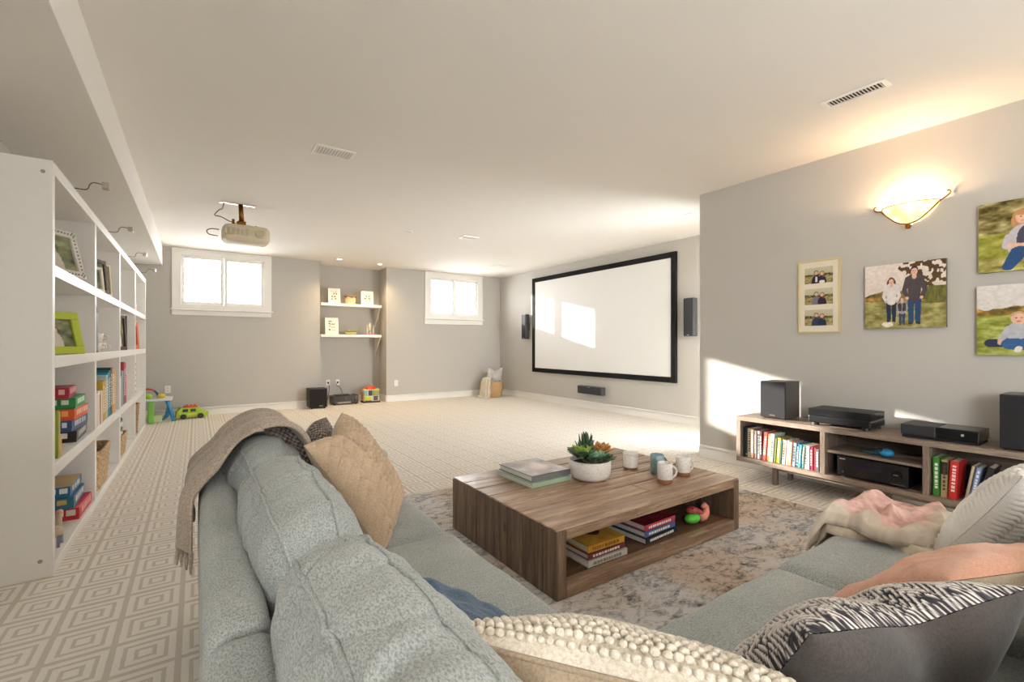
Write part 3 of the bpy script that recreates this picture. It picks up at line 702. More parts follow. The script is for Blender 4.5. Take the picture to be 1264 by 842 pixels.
def shelf_frame(label, loc, w_, h_, rot, fcol, e=.03, art='warm', ornate=False, thick=.018, mat_col=None):
    t = thing('framed_photo', label, 'framed photo', loc, rot=rot); fm = plain(fcol, .45)
    f = MB()
    for lo, hi in (((-w_ / 2, -thick, 0), (w_ / 2, 0, e)), ((-w_ / 2, -thick, h_ - e), (w_ / 2, 0, h_)), ((-w_ / 2, -thick, e), (-w_ / 2 + e, 0, h_ - e)), ((w_ / 2 - e, -thick, e), (w_ / 2, 0, h_ - e))): f.box(lo, hi, .004)
    f.build('frame', fm, t)
    if ornate:
        q = MB(); n = int(h_ / .022)
        for i in range(n):
            zz = (i + .5) * h_ / n
            for xx in (-w_ / 2 + e * .5, w_ / 2 - e * .5): q.ball((xx, -thick - .001, zz), .006, 1)
        n = int(w_ / .022)
        for i in range(n):
            xx = -w_ / 2 + (i + .5) * w_ / n
            for zz in (e * .5, h_ - e * .5): q.ball((xx, -thick - .001, zz), .006, 1)
        q.build('carved_beading', plain('#a59d92', .6), t, True)
    nx = 48; U, V = np.meshgrid(np.linspace(0, 1, nx), np.linspace(0, 1, nx), indexing='ij')
    P = np.stack([(U - .5) * (w_ - 2 * e), np.full_like(U, -.004), e + V * (h_ - 2 * e)], -1)
    grid_mesh('photo', P, PRINTG, t, linarr(portrait(U, V, hash(art) % 50 if not isinstance(art, int) else art)), smooth=False)
    MB().box((-w_ / 2 + .01, -.003, .01), (w_ / 2 - .01, .002, h_ - .01)).build('backing', plain('#5a5048', .7), t)
    return t
def portrait(U, V, k):
    rs = np.random.default_rng(k + 3); n1 = fbm(U, V, k, 6, 3)
    c = np.array([120, 125, 95]) + (n1[..., None] - .5) * np.array([150, 140, 110])
    for (cx, top, sc, col) in ((.36, .72, 1, (66, 60, 66)), (.62, .66, .9, (210, 200, 190))):
        b = ((U - cx) / (.17 * sc)) ** 2 + ((V - .12) / (.48 * sc)) ** 2 < 1; c[b] = col
        hd = ((U - cx) / (.085 * sc)) ** 2 + ((V - top + .06) / (.115 * sc)) ** 2 < 1
        hr = ((U - cx) / (.11 * sc)) ** 2 + ((V - top + .03) / (.13 * sc)) ** 2 < 1
        c[hr] = (92, 66, 48); c[hd] = (222, 184, 160)
    return c
# frames in cubbies
shelf_frame('white carved photo frame leaning in the top nearest cubby', (XB - .10, 3.70, ZT[3]), .46, .30, (R(-14), 0, R(62)), '#d8d2ca', .045, 4, True)
shelf_frame('lime green photo frame leaning in the second cubby down', (XB - .09, 3.66, ZT[2]), .34, .255, (R(-14), 0, R(48)), '#b4c23c', .045, 7)
t = thing('small_plant', 'tiny dark green plant beside the lime photo frame', 'plant', (XB - .10, 3.42, ZT[2]))
MB().lathe([(.001, 0), (.025, 0), (.032, .05), (.028, .05), (.001, .045)], n=16).build('pot', plain('#8f8a80', .6), t, True)
for i in range(9):
    a = i * 2.4; MB().ball((.02 * math.cos(a), .02 * math.sin(a), .075 + .006 * i), .018, 1, (1, .8, 1)).build('leaf', plain('#4a6a44', .6), t, True)
shelf_frame('dark brown photo frame at the back of the second top cubby', (XB - .05, 4.86, ZT[3]), .2, .27, (R(-4), 0, R(70)), '#4a3a30', .028, 9)
shelf_frame('cream photo frame in front of the brown one in the second top cubby', (XB - .05, 4.66, ZT[3]), .17, .19, (R(-6), 0, R(60)), '#e8dfd0', .022, 12)
shelf_frame('thin tan photo frame farthest in the second top cubby', (XB - .04, 5.02, ZT[3]), .18, .26, (R(-4), 0, R(70)), '#d8c8a8', .015, 15)
t = thing('figurine', 'small bronze figure in the third top cubby', 'ornament', (XB - .08, 5.95, ZT[3]))
MB().lathe([(.001, 0), (.06, 0), (.055, .02), (.02, .03), (.02, .06), (.035, .09), (.012, .14), (.018, .165), (.001, .19)], n=14).build('body', plain('#b39a6c', .4), t, True)
t = thing('candle_stand', 'tall white candle on an orange stand in the farthest top cubby', 'candle', (XB - .05, 7.15, ZT[3]))
MB().box((-.04, -.05, 0), (.04, .05, .09), .01).build('stand', plain('#d07a30', .4), t)
MB().cyl((0, 0, .09), (0, 0, .42), .025, .022, 14).build('candle', plain('#f2ead8', .4), t, 'auto')
book('black and grey tall box file in the second cubby of the second row', (XB - .02, 4.56, ZT[2]), .06, .2, .34, '#7c8a8c', rot=(0, 0, R(90)), bands=[(.86, 1, '#1c1d20'), (0, .03, '#1c1d20')])
for i, (yy, zz, nm) in enumerate(((4.78, 0, 'lower left'), (4.96, 0, 'lower right'), (4.86, .075, 'upper'))):
    t = thing('small_cup', nm + ' white cup of the little stack beside the box file', 'cup', (XB - .08, yy, ZT[2] + zz), group='white cups in the second cubby')
    MB().lathe([(.001, 0), (.05, 0), (.062, .07), (.056, .07), (.045, .008), (.001, .008)], n=20).build('bowl', plain('#ece4d8', .4), t, True)
    MB().tube([(.058, 0, .055), (.085, 0, .05), (.085, 0, .025), (.055, 0, .018)], .006, 6).build('handle', plain('#ece4d8', .4), t, True)
shelf_frame('dark red-brown photo frame in the third cubby of the second row', (XB - .06, 6.12, ZT[2]), .26, .36, (R(-3), 0, R(72)), '#4c2624', .035, 18)
book('slim black box file behind the red-brown frame', (XB - .02, 6.33, ZT[2]), .04, .2, .36, '#2b2426', rot=(0, 0, R(90)))
shelf_frame('orange photo frame in the farthest cubby of the second row', (XB - .05, 7.33, ZT[2]), .24, .34, (R(-3), 0, R(74)), '#d0633a', .05, 21)
# books, row 3 of cubbies 2 and 3
yy = 4.47; gb = 'upright books in the second cubby'
for nm, col, th, hh in (('pale pink', '#e0cdc8', .05, .24), ('white', '#e8e2dc', .05, .25), ('thin dark red', '#8a2c3a', .025, .22), ('cream', '#e2d8c4', .05, .245), ('mustard yellow', '#c9a03c', .06, .31), ('gold', '#d0a850', .05, .31), ('pale blue', '#a8c4c8', .05, .35), ('sky blue', '#3a94b4', .04, .365), ('teal', '#1f6f78', .06, .38), ('dark green', '#1e4a44', .06, .40), ('amber orange', '#d08a34', .07, .39), ('tan', '#c89a5c', .05, .37)):
    th *= 1.5
    book(nm + ' upright book in the second cubby above the large basket', (XB - .012, yy, ZT[1]), th, .2, hh, col, rot=(0, 0, R(90)), group=gb, marks=(th > .04)); yy += th + .004
yy = 5.72; gb = 'upright books in the third cubby'
for nm, col, th, hh in (('cream', '#dcd8b8', .07, .27), ('pale green', '#b8c8a8', .05, .29), ('grey blue', '#7f98a8', .06, .33), ('light blue', '#88b0c0', .05, .34), ('slate', '#66707c', .05, .34), ('tall red', '#a8283c', .09, .42), ('crimson', '#b03040', .07, .41), ('coral', '#d0705a', .05, .28)):
    book(nm + ' upright book in the third cubby from the near end', (XB - .012, yy, ZT[1]), th, .2, hh, col, rot=(0, 0, R(90)), group=gb, marks=(th > .06)); yy += th + .004
t = thing('bead_string', 'upright string of black beads in the farthest cubby', 'ornament', (XB - .03, 7.08, ZT[1]))
MB().cyl((0, 0, 0), (0, 0, .4), .004, n=8).build('rod', DGREY, t)
for i in range(6): MB().ball((0, 0, .04 + i * .065), .026, 2, (1, 1, .8)).build('bead', BLACK, t, True)
# baskets bottom row
def cubby_basket(label, y, sx_, sy_, h_, m1, x=None):
    t = thing('wicker_basket', label, 'basket', ((x or XB - .02 - sx_), y, ZT[0]))
    weave_basket('basket_wall', t, 0, .02, h_, m1, 44, 10, square=(sx_, sy_)); return t
cubby_basket('large open wicker basket in the second bottom cubby', 4.82, .12, .25, .29, STRAW3)
t = cubby_basket('pale wicker basket of folded cloth in the third bottom cubby', 6.02, .1, .18, .2, STRAW3)
for k, (col, nm) in enumerate((('#e6ddcf', 'cream'), ('#4f6e4c', 'green'), ('#d8d4c4', 'white'), ('#46604a', 'dark green'))):
    o = soft_box('folded_cloth', (.17, .32, .05), plain(col, .9, bstr=.3), None, .022, (.004, .004, .004), .003, n=8, seed=k)
    o.location = (XB - .12, 6.02, ZT[0] + .19 + k * .046); tag(o, nm + ' folded cloth piled in the basket of the third bottom cubby', 'cloth', 'folded cloths in the basket')
cubby_basket('tall brown wicker basket in the farthest bottom cubby', 7.25, .1, .14, .36, STRAW2)

# ------------------------------------------------------------------ right wall: sconce, collage frame, canvases
t = thing('wall_sconce', 'lit amber glass half-bowl sconce with curled bronze arms', 'lamp', (XR, 1.155, 2.0))
sm = Mat('alabaster_glass', .35); v = sm.coords(); c = sm.ramp(sm.noise(v, 9, 3), [(.35, '#ffcf70'), (.65, '#ffe9bd')]); sm.color(c)
sm.link(c, sm.b.inputs['Emission Color']); sm.b.inputs['Emission Strength'].default_value = 1.5
sm.b.inputs['Transmission Weight'].default_value = 0
prof = [(.01, .02), (.05, .028), (.10, .06), (.14, .105), (.165, .15)]
MB().lathe(prof, n=32, a0=R(90), a1=R(270)).xf(Matrix.Diagonal((.75, 1.0, 1, 1))).build('glass_bowl', sm.m, t, True)
swoosh = [(-.02, .20, .185), (-.012, .215, .18), (-.008, .215, .165), (-.015, .2, .15), (-.03, .165, .135), (-.05, .12, .085), (-.06, .06, .03), (-.062, 0, .012), (-.06, -.06, .03), (-.05, -.12, .085), (-.03, -.165, .14), (-.015, -.2, .17), (-.008, -.215, .19), (-.012, -.212, .205), (-.02, -.2, .205)]
mb, mm = cable('', '', swoosh, .005); mb.build('curled_arm', BRASS, t, True)
rim = [(-.165 * .75 * math.cos(a) - .002, .167 * math.sin(a), .152) for a in [R(-90 + 180 * i / 20) for i in range(21)]]
MB().tube(rim, .0035, 8).build('rim', BRASS, t, True)
MB().lathe([(.001, -.025), (.014, -.022), (.016, -.008), (.014, .012), (.001, .016)], c=(-.06, 0, 0), n=16).build('finial', BRASS, t, True)
MB().box((-.058, -.008, .0), (-.001, .008, .012), .003).build('wall_bracket', BRASS, t)
light('sconce_bulb', 'POINT', (XR - .07, 1.155, 2.135), 12, (1, .72, .46), shadow_soft_size=.035)

def grain(c, U, V):
    return np.clip(c * (.94 + .12 * fbm(U, V, 99, 34, 2))[..., None] + (fbm(U, V, 55, 6, 3) - .5)[..., None] * 9, 0, 255)
def ell(c, U, V, cx, cy, rx, ry, col, rot=0):
    x = U - cx; y = V - cy; a = math.radians(rot); xr = x * math.cos(a) + y * math.sin(a); yr = -x * math.sin(a) + y * math.cos(a)
    c[(xr / rx) ** 2 + (yr / ry) ** 2 < 1] = col
def rect(c, U, V, x0, x1, y0, y1, col): c[(U > x0) & (U < x1) & (V > y0) & (V < y1)] = col
def capsule(c, U, V, x0, y0, x1, y1, r0, col, r1=None):
    r1 = r0 if r1 is None else r1; dx, dy = x1 - x0, y1 - y0; t_ = np.clip(((U - x0) * dx + (V - y0) * dy) / (dx * dx + dy * dy), 0, 1)
    c[(U - x0 - t_ * dx) ** 2 + (V - y0 - t_ * dy) ** 2 < (r0 + (r1 - r0) * t_) ** 2] = col
def meadow(U, V, hor, k, sky=(226, 212, 202), grass=(150, 142, 86), tree=(96, 82, 44), warm=(206, 160, 92)):
    n = fbm(U * 1.4, V * 3, k, 7, 4)[..., None]; n2 = fbm(U, V, k + 5, 16, 3)[..., None]
    g = np.array(grass) + (n - .5) * 120 + (n2 - .5) * 50
    s = np.array(sky) + (V[..., None] - .8) * 30 + 0 * n
    tline = hor + .13 + .16 * (fbm(U, U * 0, k + 2, 6, 3) - .5)
    tr_ = np.array(tree) + (n2 - .35) * np.array(warm) * 1.0
    c = np.where((V < hor)[..., None], g, np.where((V < tline)[..., None], tr_, s))
    return np.clip(c, 0, 255)
SK = (222, 178, 152)
def person_print(c, U, V, x, foot, hgt, top, leg, hair, arms=True, long_hair=False, sep=.03, A=1.25):
    h = hgt; hip = foot + .47 * h; sh = foot + .82 * h; hd = foot + .925 * h; f = h
    for s_ in (-1, 1):
        capsule(c, U, V, x + s_ * .05 * f, hip, x + s_ * sep * 1.6 * f, foot + .03 * h, .05 * f, leg, .036 * f)
        capsule(c, U, V, x + s_ * sep * 1.6 * f, foot + .015 * h, x + s_ * sep * 2.1 * f, foot + .01 * h, .022 * f, (70, 50, 40))
    if long_hair: ell(c, U, V, x, hd - .05 * f, .085 * f, .13 * f, hair)
    capsule(c, U, V, x, sh - .03 * f, x, hip, .10 * f, top, .085 * f)
    for s_ in (-1, 1):
        capsule(c, U, V, x + s_ * .09 * f, sh - .02 * f, x + s_ * .145 * f, hip + .12 * f, .042 * f, top, .034 * f)
        capsule(c, U, V, x + s_ * .145 * f, hip + .12 * f, x + s_ * .10 * f, hip, .034 * f, top, .026 * f)
        ell(c, U, V, x + s_ * .10 * f, hip - .01 * f, .024 * f, .028 * f, SK)
    capsule(c, U, V, x, sh, x, hd, .03 * f, SK)
    ell(c, U, V, x, hd + .015 * f, .058 * f, .078 * f, hair); ell(c, U, V, x, hd - .005 * f, .046 * f, .062 * f, SK)
    for s_ in (-1, 1): ell(c, U, V, x + s_ * .017 * f, hd + .003 * f, .006 * f, .005 * f, (60, 44, 40))
    ell(c, U, V, x, hd - .034 * f, .016 * f, .005 * f, (176, 96, 88))
def couple(U, V, k):
    c = meadow(U, V, .45, k, sky=(196, 190, 160), grass=(158, 142, 96), tree=(70, 68, 38))
    a, b_ = ((40, 40, 58), (52, 42, 60)) if k == 31 else (((120, 116, 130), (48, 38, 52)) if k == 32 else ((52, 66, 92), (40, 54, 76)))
    for x, sc, top, hair, lg in ((.42, 1, a, (70, 50, 36), 0), (.62, .9, b_, (120, 84, 50), 1)):
        ell(c, U, V, x, .1, .17 * sc, .42 * sc, top); ell(c, U, V, x, .62 * sc + .05, .085, .14, hair)
        if k == 31 and lg == 0: rect(c, U, V, x - .03, x + .03, .1, .42, (225, 222, 220))
        if lg: ell(c, U, V, x + .05, .5, .05, .14, hair)
        ell(c, U, V, x, .60 * sc + .05, .065, .11, SK)
        for s_ in (-1, 1): ell(c, U, V, x + s_ * .025, .62 * sc + .05, .009, .012, (70, 50, 44))
    if k == 31: ell(c, U, V, .62, .08, .1, .1, (230, 226, 220))
    return c
t = thing('collage_frame', 'gold-edged upright frame with three family photos in a cream mat', 'picture frame', (XR, 1.747, 1.245))
w_, h_ = .31, .60; e = .012
f = MB()
for lo, hi in (((-.03, -w_ / 2, 0), (-.001, w_ / 2, e)), ((-.03, -w_ / 2, h_ - e), (-.001, w_ / 2, h_)), ((-.03, -w_ / 2, e), (-.001, -w_ / 2 + e, h_ - e)), ((-.03, w_ / 2 - e, e), (-.001, w_ / 2, h_ - e))): f.box(lo, hi, .002)
f.build('frame', plain('#d8c48e', .35), t)
MB().box((-.022, -w_ / 2 + e, e), (-.002, w_ / 2 - e, h_ - e)).build('mat_board', plain('#e6dcc8', .7), t)
for i, zc in enumerate((.475, .30, .125)):
    U, V = np.meshgrid(np.linspace(0, 1, 70), np.linspace(0, 1, 50), indexing='ij')
    P = np.stack([np.full_like(U, -.0232), .105 - U * .21, zc - .066 + V * .132], -1)
    grid_mesh('photo', P, PRINTG, t, linarr(grain(couple(U, V, 31 + i), U, V)), smooth=False)
def canvas(label, y0, y1, z0, z1, paint, nx=150, nz=130):
    t = thing('photo_canvas', label, 'canvas print', (XR, (y0 + y1) / 2, z0), group='family photo canvases on the right wall')
    w_ = abs(y1 - y0); h_ = z1 - z0; d = .034
    MB().box((-d, -w_ / 2, 0), (-.002, w_ / 2, h_), .002).build('stretcher', plain('#6e6556', .8), t)
    U, V = np.meshgrid(np.linspace(0, 1, nx), np.linspace(0, 1, nz), indexing='ij')
    P = np.stack([np.full_like(U, -d - .0008), w_ / 2 - U * w_, V * h_], -1)
    grid_mesh('print', P, PRINT, t, linarr(grain(paint(U, V), U, V)), smooth=False)
def p1(U, V):
    c = meadow(U, V, .42, 41, warm=(230, 160, 80))
    m_ = (U > .76) & (V > .36) & (V < .62); c[m_] = np.stack([70 + 70 * fbm(U * 3, V, 3, 18)[m_], 78 + 50 * fbm(U * 3, V, 3, 18)[m_], 34 + 20 * U[m_]], -1)
    lf = (V > .62) & (V - .62 > (.74 - U) * .95) & (fbm(U, V, 8, 19, 2) > .5); c[lf] = (86, 64, 34)
    ell(c, U, V, .30, .06, .075, .04, (232, 222, 206))
    person_print(c, U, V, .35, .1, .68, (222, 216, 212), (36, 50, 72), (86, 48, 34), long_hair=True)
    person_print(c, U, V, .635, .06, .86, (78, 70, 74), (44, 74, 112), (50, 38, 32))
    person_print(c, U, V, .485, .05, .42, (150, 152, 160), (52, 64, 92), (120, 90, 60))
    capsule(c, U, V, .46, .28, .455, .36, .022, (66, 52, 52)); capsule(c, U, V, .51, .28, .515, .36, .022, (66, 52, 52))
    return c
def p2(U, V):
    n = fbm(U * 1.2, V * 2, 51, 7, 4)[..., None]; c = np.array([150, 150, 60]) + (n - .5) * 130
    c = np.where((V > .55)[..., None], np.array([96, 84, 36]) + (n - .4) * 260, c); c = np.where((V < .2)[..., None], np.array([170, 160, 96]) + (n - .5) * 160, c); c = np.clip(c, 0, 255)
    for (x, sc, hair, top, lg) in ((.62, 1.05, (96, 62, 38), (44, 34, 44), 0), (.36, 1, (190, 140, 92), (196, 188, 196), 1)):
        ell(c, U, V, x, .70, .095, .16, hair); ell(c, U, V, x + .0, .40, .135, .24, top)
        if lg: ell(c, U, V, x + .02, .42, .075, .2, (70, 66, 84))
        ell(c, U, V, x, .74, .062, .095, SK); ell(c, U, V, x, .81, .075, .045, hair)
        for s_ in (-1, 1): ell(c, U, V, x + s_ * .022, .75, .007, .009, (60, 46, 40))
        ell(c, U, V, x, .69, .02, .007, (180, 96, 90))
    capsule(c, U, V, .26, .48, .24, .36, .05, (190, 182, 190)); capsule(c, U, V, .26, .36, .5, .32, .03, SK); capsule(c, U, V, .33, .26, .24, .06, .075, (40, 76, 120), .05)
    capsule(c, U, V, .5, .24, .42, .05, .08, (30, 28, 34), .06); ell(c, U, V, .5, .08, .08, .05, SK); capsule(c, U, V, .68, .3, .6, .05, .09, (46, 60, 96), .06); capsule(c, U, V, .72, .5, .55, .32, .03, SK)
    return c
def p3(U, V):
    c = meadow(U, V, .56, 61, sky=(214, 208, 204), grass=(150, 156, 70), tree=(110, 92, 40), warm=(230, 150, 70))
    for (x, y, hair, top) in ((.62, .80, (50, 40, 40), (50, 46, 58)), (.5, .68, (110, 62, 40), (54, 44, 66))):
        ell(c, U, V, x, y - .14, .085, .19, hair); ell(c, U, V, x, y - .36, .14, .22, top); ell(c, U, V, x, y, .062, .085, hair); ell(c, U, V, x, y - .015, .05, .07, SK)
        for s_ in (-1, 1): ell(c, U, V, x + s_ * .018, y, .006, .008, (60, 46, 40))
        ell(c, U, V, x, y - .05, .017, .006, (180, 90, 84))
    capsule(c, U, V, .12, .17, .7, .2, .06, (34, 44, 74))
    ell(c, U, V, .36, .33, .13, .14, (178, 178, 186)); capsule(c, U, V, .27, .38, .2, .22, .04, (178, 178, 186), .03); ell(c, U, V, .2, .18, .03, .04, SK)
    capsule(c, U, V, .28, .16, .36, .15, .08, (50, 92, 140)); capsule(c, U, V, .36, .15, .48, .17, .08, (50, 92, 140)); capsule(c, U, V, .34, .1, .33, .07, .028, (230, 220, 214))
    ell(c, U, V, .34, .53, .072, .085, (196, 160, 120)); ell(c, U, V, .34, .51, .064, .075, SK)
    for s_ in (-1, 1): ell(c, U, V, .34 + s_ * .022, .525, .007, .008, (60, 46, 40))
    ell(c, U, V, .34, .475, .022, .007, (190, 90, 84))
    return c
canvas('landscape canvas of a family of three standing in a meadow', 1.421, .956, 1.268, 1.74, p1)
canvas('upper of the two canvases at the right edge, family seated before rocks and trees', .797, .24, 1.612, 2.058, p2)
canvas('lower of the two canvases at the right edge, baby sitting on grass with family', .805, .25, 1.081, 1.528, p3)

# ------------------------------------------------------------------ media console
GW = [wood('grey_oak_%s' % 'xyz'[a], '#7d6c5e', '#958476', '#a8988a', a, 1.6, .5, .12, knots=False, rnd=.06) for a in range(3)]
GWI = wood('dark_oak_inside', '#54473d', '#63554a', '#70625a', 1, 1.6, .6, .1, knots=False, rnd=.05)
CX0, CX1, CZ0, CZ1, CY0, CY1 = 3.85, 4.24, .151, .533, .29, 2.224; bt = .036
con = thing('media_console', 'long low grey-brown wooden media console under the sconce', 'media console', (CX0, CY0, 0))
def CB(lo, hi, name, m, bev=.002): return MB().box(lo, hi, bev).xf(Matrix.Translation((-CX0, -CY0, 0))).build(name, m, con)
CB((CX0, CY0, CZ1 - bt), (CX1, CY1, CZ1), 'top_board', GW[1]); CB((CX0, CY0, CZ0), (CX1, CY1, CZ0 + bt), 'bottom_board', GW[1])
CB((CX0, CY1 - bt, CZ0 + bt), (CX1, CY1, CZ1 - bt), 'side_panel', GW[2]); CB((CX0, CY0, CZ0 + bt), (CX1, CY0 + bt, CZ1 - bt), 'side_panel', GW[2])
CB((CX0, 1.542, CZ0 + bt), (CX1, 1.575, CZ1 - bt), 'divider', GW[2]); CB((CX0, .95, CZ0 + bt), (CX1, .983, CZ1 - bt), 'divider', GW[2])
CB((CX0 + .01, .983, .352), (CX1, 1.542, .37), 'shelf', GW[1])
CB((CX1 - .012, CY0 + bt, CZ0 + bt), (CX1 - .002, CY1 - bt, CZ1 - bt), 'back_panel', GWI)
for yy in (1.93, 1.25, .5):
    CB((3.90, yy - .018, 0), (3.935, yy + .018, CZ0), 'leg', GW[2]); CB((4.15, yy - .018, 0), (4.185, yy + .018, CZ0), 'leg', GW[2])
CB((3.905, .5, CZ0 - .03), (3.93, 1.93, CZ0 - .001), 'rail', GW[1])
# books in the left bay (spines face -x)
bay1 = [('black', '#26262a', .018, .255), ('dark green', '#3a4a44', .013, .25), ('worn cream', '#d8cfb8', .03, .245), ('tan brown', '#9c7a5e', .026, .24), ('dusty rose', '#a8706a', .022, .235), ('pale aqua', '#a9c0bc', .024, .235), ('dark brown', '#5c3f38', .02, .235), ('coral red', '#c9483c', .03, .235), ('bright orange', '#e07a3c', .026, .225), ('pale mint', '#b8cdbf', .03, .23), ('olive green', '#7f8a4a', .018, .2), ('chartreuse', '#b5a52e', .03, .205), ('dark teal', '#3f6a64', .014, .19), ('off-white', '#e0dccb', .028, .195), ('pure white', '#eceae4', .018, .195), ('salmon pink', '#d98a70', .03, .19), ('ice blue', '#9cc0c8', .026, .185), ('navy', '#24507e', .02, .185), ('turquoise', '#2a97a0', .022, .18), ('sea green', '#5f8f88', .02, .18), ('ivory', '#e6dfce', .024, .18), ('pale pink', '#e0c8c4', .018, .178), ('magenta', '#b02a52', .022, .172), ('deep red', '#a32a38', .018, .172), ('grey striped', '#5c5a62', .024, .168)]
yy = CY1 - bt - .008
tot = sum(b[2] for b in bay1); avail = yy - 1.58 - .015; sc_ = avail / tot
for i, (nm, col, th, hh) in enumerate(bay1):
    th *= sc_; lean = 0 if i < 7 or i > 19 else R(-5.0)
    # local x (thickness) -> world -y ; spine (-y local) -> world -x
    o = book(nm + ' book on the left bay of the media console', (CX0 + .035 + .004 * (i % 3), yy - (0 if not lean else 0), CZ0 + bt + .0005 + abs(math.sin(lean)) * 0), th - .0012, .17, hh, col, rot=(0, 0, R(-90)), group='books in the left bay of the media console', marks=(th > .02), bands=[(.08, .12, '#d8cfc0')] if i % 4 == 1 else None, mark='#e8e0d0' if sum(lin(col)) < 1.3 else '#5a4a44')
    if lean:
        o.rotation_euler = Euler((0, R(4), R(-90)), 'XYZ'); o.location.z += math.sin(R(4)) * (th)
    yy -= th
bay3 = [('green', '#3f8a3a', .034, .245, 0, '#dfe8d8'), ('tan and black', '#b09a68', .03, .235, 1, '#4a4030'), ('bright red', '#cc2a2c', .04, .235, 3, '#f2d8d0'), ('slim beige', '#c8b49a', .014, .225, 9, '#8a7a66'), ('blue grey', '#7d90b4', .024, .22, 10, '#e0e4ea'), ('black and orange', '#2a2628', .03, .235, 13, '#e0783a'), ('dark brown', '#4a3832', .022, .20, 17, '#c07a4a')]
yy = .94
for i, (nm, col, th, hh, ln, mk) in enumerate(bay3):
    bd = [(.62, .95, '#2c2622')] if i == 1 else ([(.1, .45, '#e0763a')] if i == 5 else None)
    a = R(ln)
    o = book(nm + ' book in the right bay of the media console', (CX0 + .03, yy, CZ0 + bt + .0008 + th * math.sin(a)), th, .17, hh, col, rot=(0, a, R(-90)), group='books in the right bay of the media console', marks=(i not in (3, 5)), bands=bd, mark=mk)
    yy -= th / math.cos(a) + .004 + (.03 if i == 2 else 0) + .006 * (i > 3)
# av receiver
t = thing('av_receiver', 'wide black amplifier with a round dial inside the media console', 'receiver', (3.88, 1.265, CZ0 + bt))
MB().box((0, -.205, .012), (.27, .205, .152), .004).build('case', plain('#141315', .35), t)
MB().box((-.006, -.205, .014), (.002, .205, .150), .003).build('face_plate', plain('#1b191c', .3), t)
MB().box((-.0075, -.06, .085), (-.005, .12, .11), .001).build('display', plain('#2e2a38', .12), t)
MB().box((-.0075, -.05, .078), (-.005, .11, .08)).build('trim_line', plain('#6a4a48', .3), t)
MB().cyl((-.006, -.145, .085), (-.024, -.145, .085), .028, .026, 28).build('volume_dial', BLACKG, t, 'auto')
MB().box((-.0255, -.155, .084), (-.0235, -.13, .092)).build('dial_marker', NICKEL, t)
MB().box((-.0072, .155, .13), (-.0055, .19, .137)).build('badge', plain('#b8b8bc', .4), t); MB().box((-.0072, -.19, .022), (-.0055, -.11, .025)).build('badge', plain('#7a7a7e', .4), t)
MB().cyl((-.006, .17, .04), (-.009, .17, .04), .006, n=12).build('button', NICKEL, t)
for xx in (.03, .24):
    for yy in (-.17, .17): MB().cyl((xx, yy, 0), (xx, yy, .013), .018, n=12).build('foot', BLACK, t)
# game controller on shelf
t = thing('game_controller', 'glossy blue game controller on the inner shelf of the media console', 'game controller', (3.93, 1.215, .37))
cb = Mat('controller_blue', .25); cb.color('#2f8fc0')
MB().ball((0, -.02, .032), .032, 3, (1.1, 1.35, .95)).ball((.02, .03, .025), .022, 2, (1, 1.2, .9)).build('body', cb.m, t, True)
MB().cyl((0, .03, .02), (-.01, .12, .018), .013, .011, 14).ball((-.01, .12, .02), .014).build('grip', plain('#1d3a40', .35), t, True)
MB().cyl((-.02, .005, .045), (-.026, .005, .058), .012, n=16).build('thumb_stick', BLACK, t)
# speakers on top
def bookshelf_speaker(label, x0, y0, y1, h_, depth, badge=True):
    t = thing('bookshelf_speaker', label, 'speaker', (x0, (y0 + y1) / 2, CZ1)); w_ = abs(y1 - y0) / 2
    MB().box((0.012, -w_, .006), (depth, w_, h_), .005).build('cabinet', plain('#55514d', .4, bscale=30), t)
    MB().box((0, -w_ + .002, .008), (.014, w_ - .002, h_ - .002), .006).build('grille', plain('#242326', .95, bscale=400, bstr=.6), t)
    MB().box((-.002, -.022, .025), (.001, .022, .034), .001).build('badge', NICKEL, t)
    for xx in (.03, depth - .03):
        for s_ in (-1, 1): MB().cyl((xx, s_ * (w_ - .025), 0), (xx, s_ * (w_ - .025), .007), .01, n=10).build('foot', BLACK, t)
bookshelf_speaker('dark bookshelf speaker at the left end of the media console', 3.94, 1.862, 2.068, .308, .24)
bookshelf_speaker('black bookshelf speaker at the right edge of the media console', 3.9, .40, .648, .325, .26)
# turntable
t = thing('turntable', 'black turntable with a smoky dust cover on the media console', 'record player', (3.9, 1.275, CZ1))
MB().box((0, 0, .022), (.27, .405, .075), .01, 3).build('plinth', plain('#151517', .35), t)
for xx in (.035, .235):
    for yy in (.04, .365): MB().cyl((xx, yy, 0), (xx, yy, .024), .026, .024, 20).build('foot', BLACK, t)
MB().cyl((.14, .22, .076), (.14, .22, .088), .125, n=40).build('platter', plain('#77777a', .3, .8), t, 'auto')
MB().cyl((.14, .22, .0885), (.14, .22, .091), .115, n=40).build('record', BLACKG, t, 'auto')
MB().tube([(.23, .06, .095), (.1, .07, .098), (.05, .11, .096)], .005, 8).build('tonearm', NICKEL, t, True)
MB().cyl((.23, .06, .076), (.23, .06, .1), .02, n=16).build('tonearm_base', METAL, t)
dm = Mat('smoked_acrylic', .08); dtr = dm.node('ShaderNodeBsdfTransparent'); dtr.inputs[0].default_value = (.45, .45, .46, 1); dmx = dm.node('ShaderNodeMixShader'); dmx.inputs[0].default_value = .3
dm.color('#3a3a3c'); dm.link(dtr.outputs[0], dmx.inputs[1]); dm.link(dm.b.outputs[0], dmx.inputs[2]); dm.link(dmx.outputs[0], dm.nt.nodes['Material Output'].inputs[0])
q = MB()
q.box((.004, .004, .076), (.007, .401, .124)); q.box((.263, .004, .076), (.266, .401, .124)); q.box((.007, .004, .076), (.263, .007, .124)); q.box((.007, .398, .076), (.263, .401, .124)); q.box((.004, .004, .124), (.266, .401, .127))
q.build('dust_cover', dm.m, t)
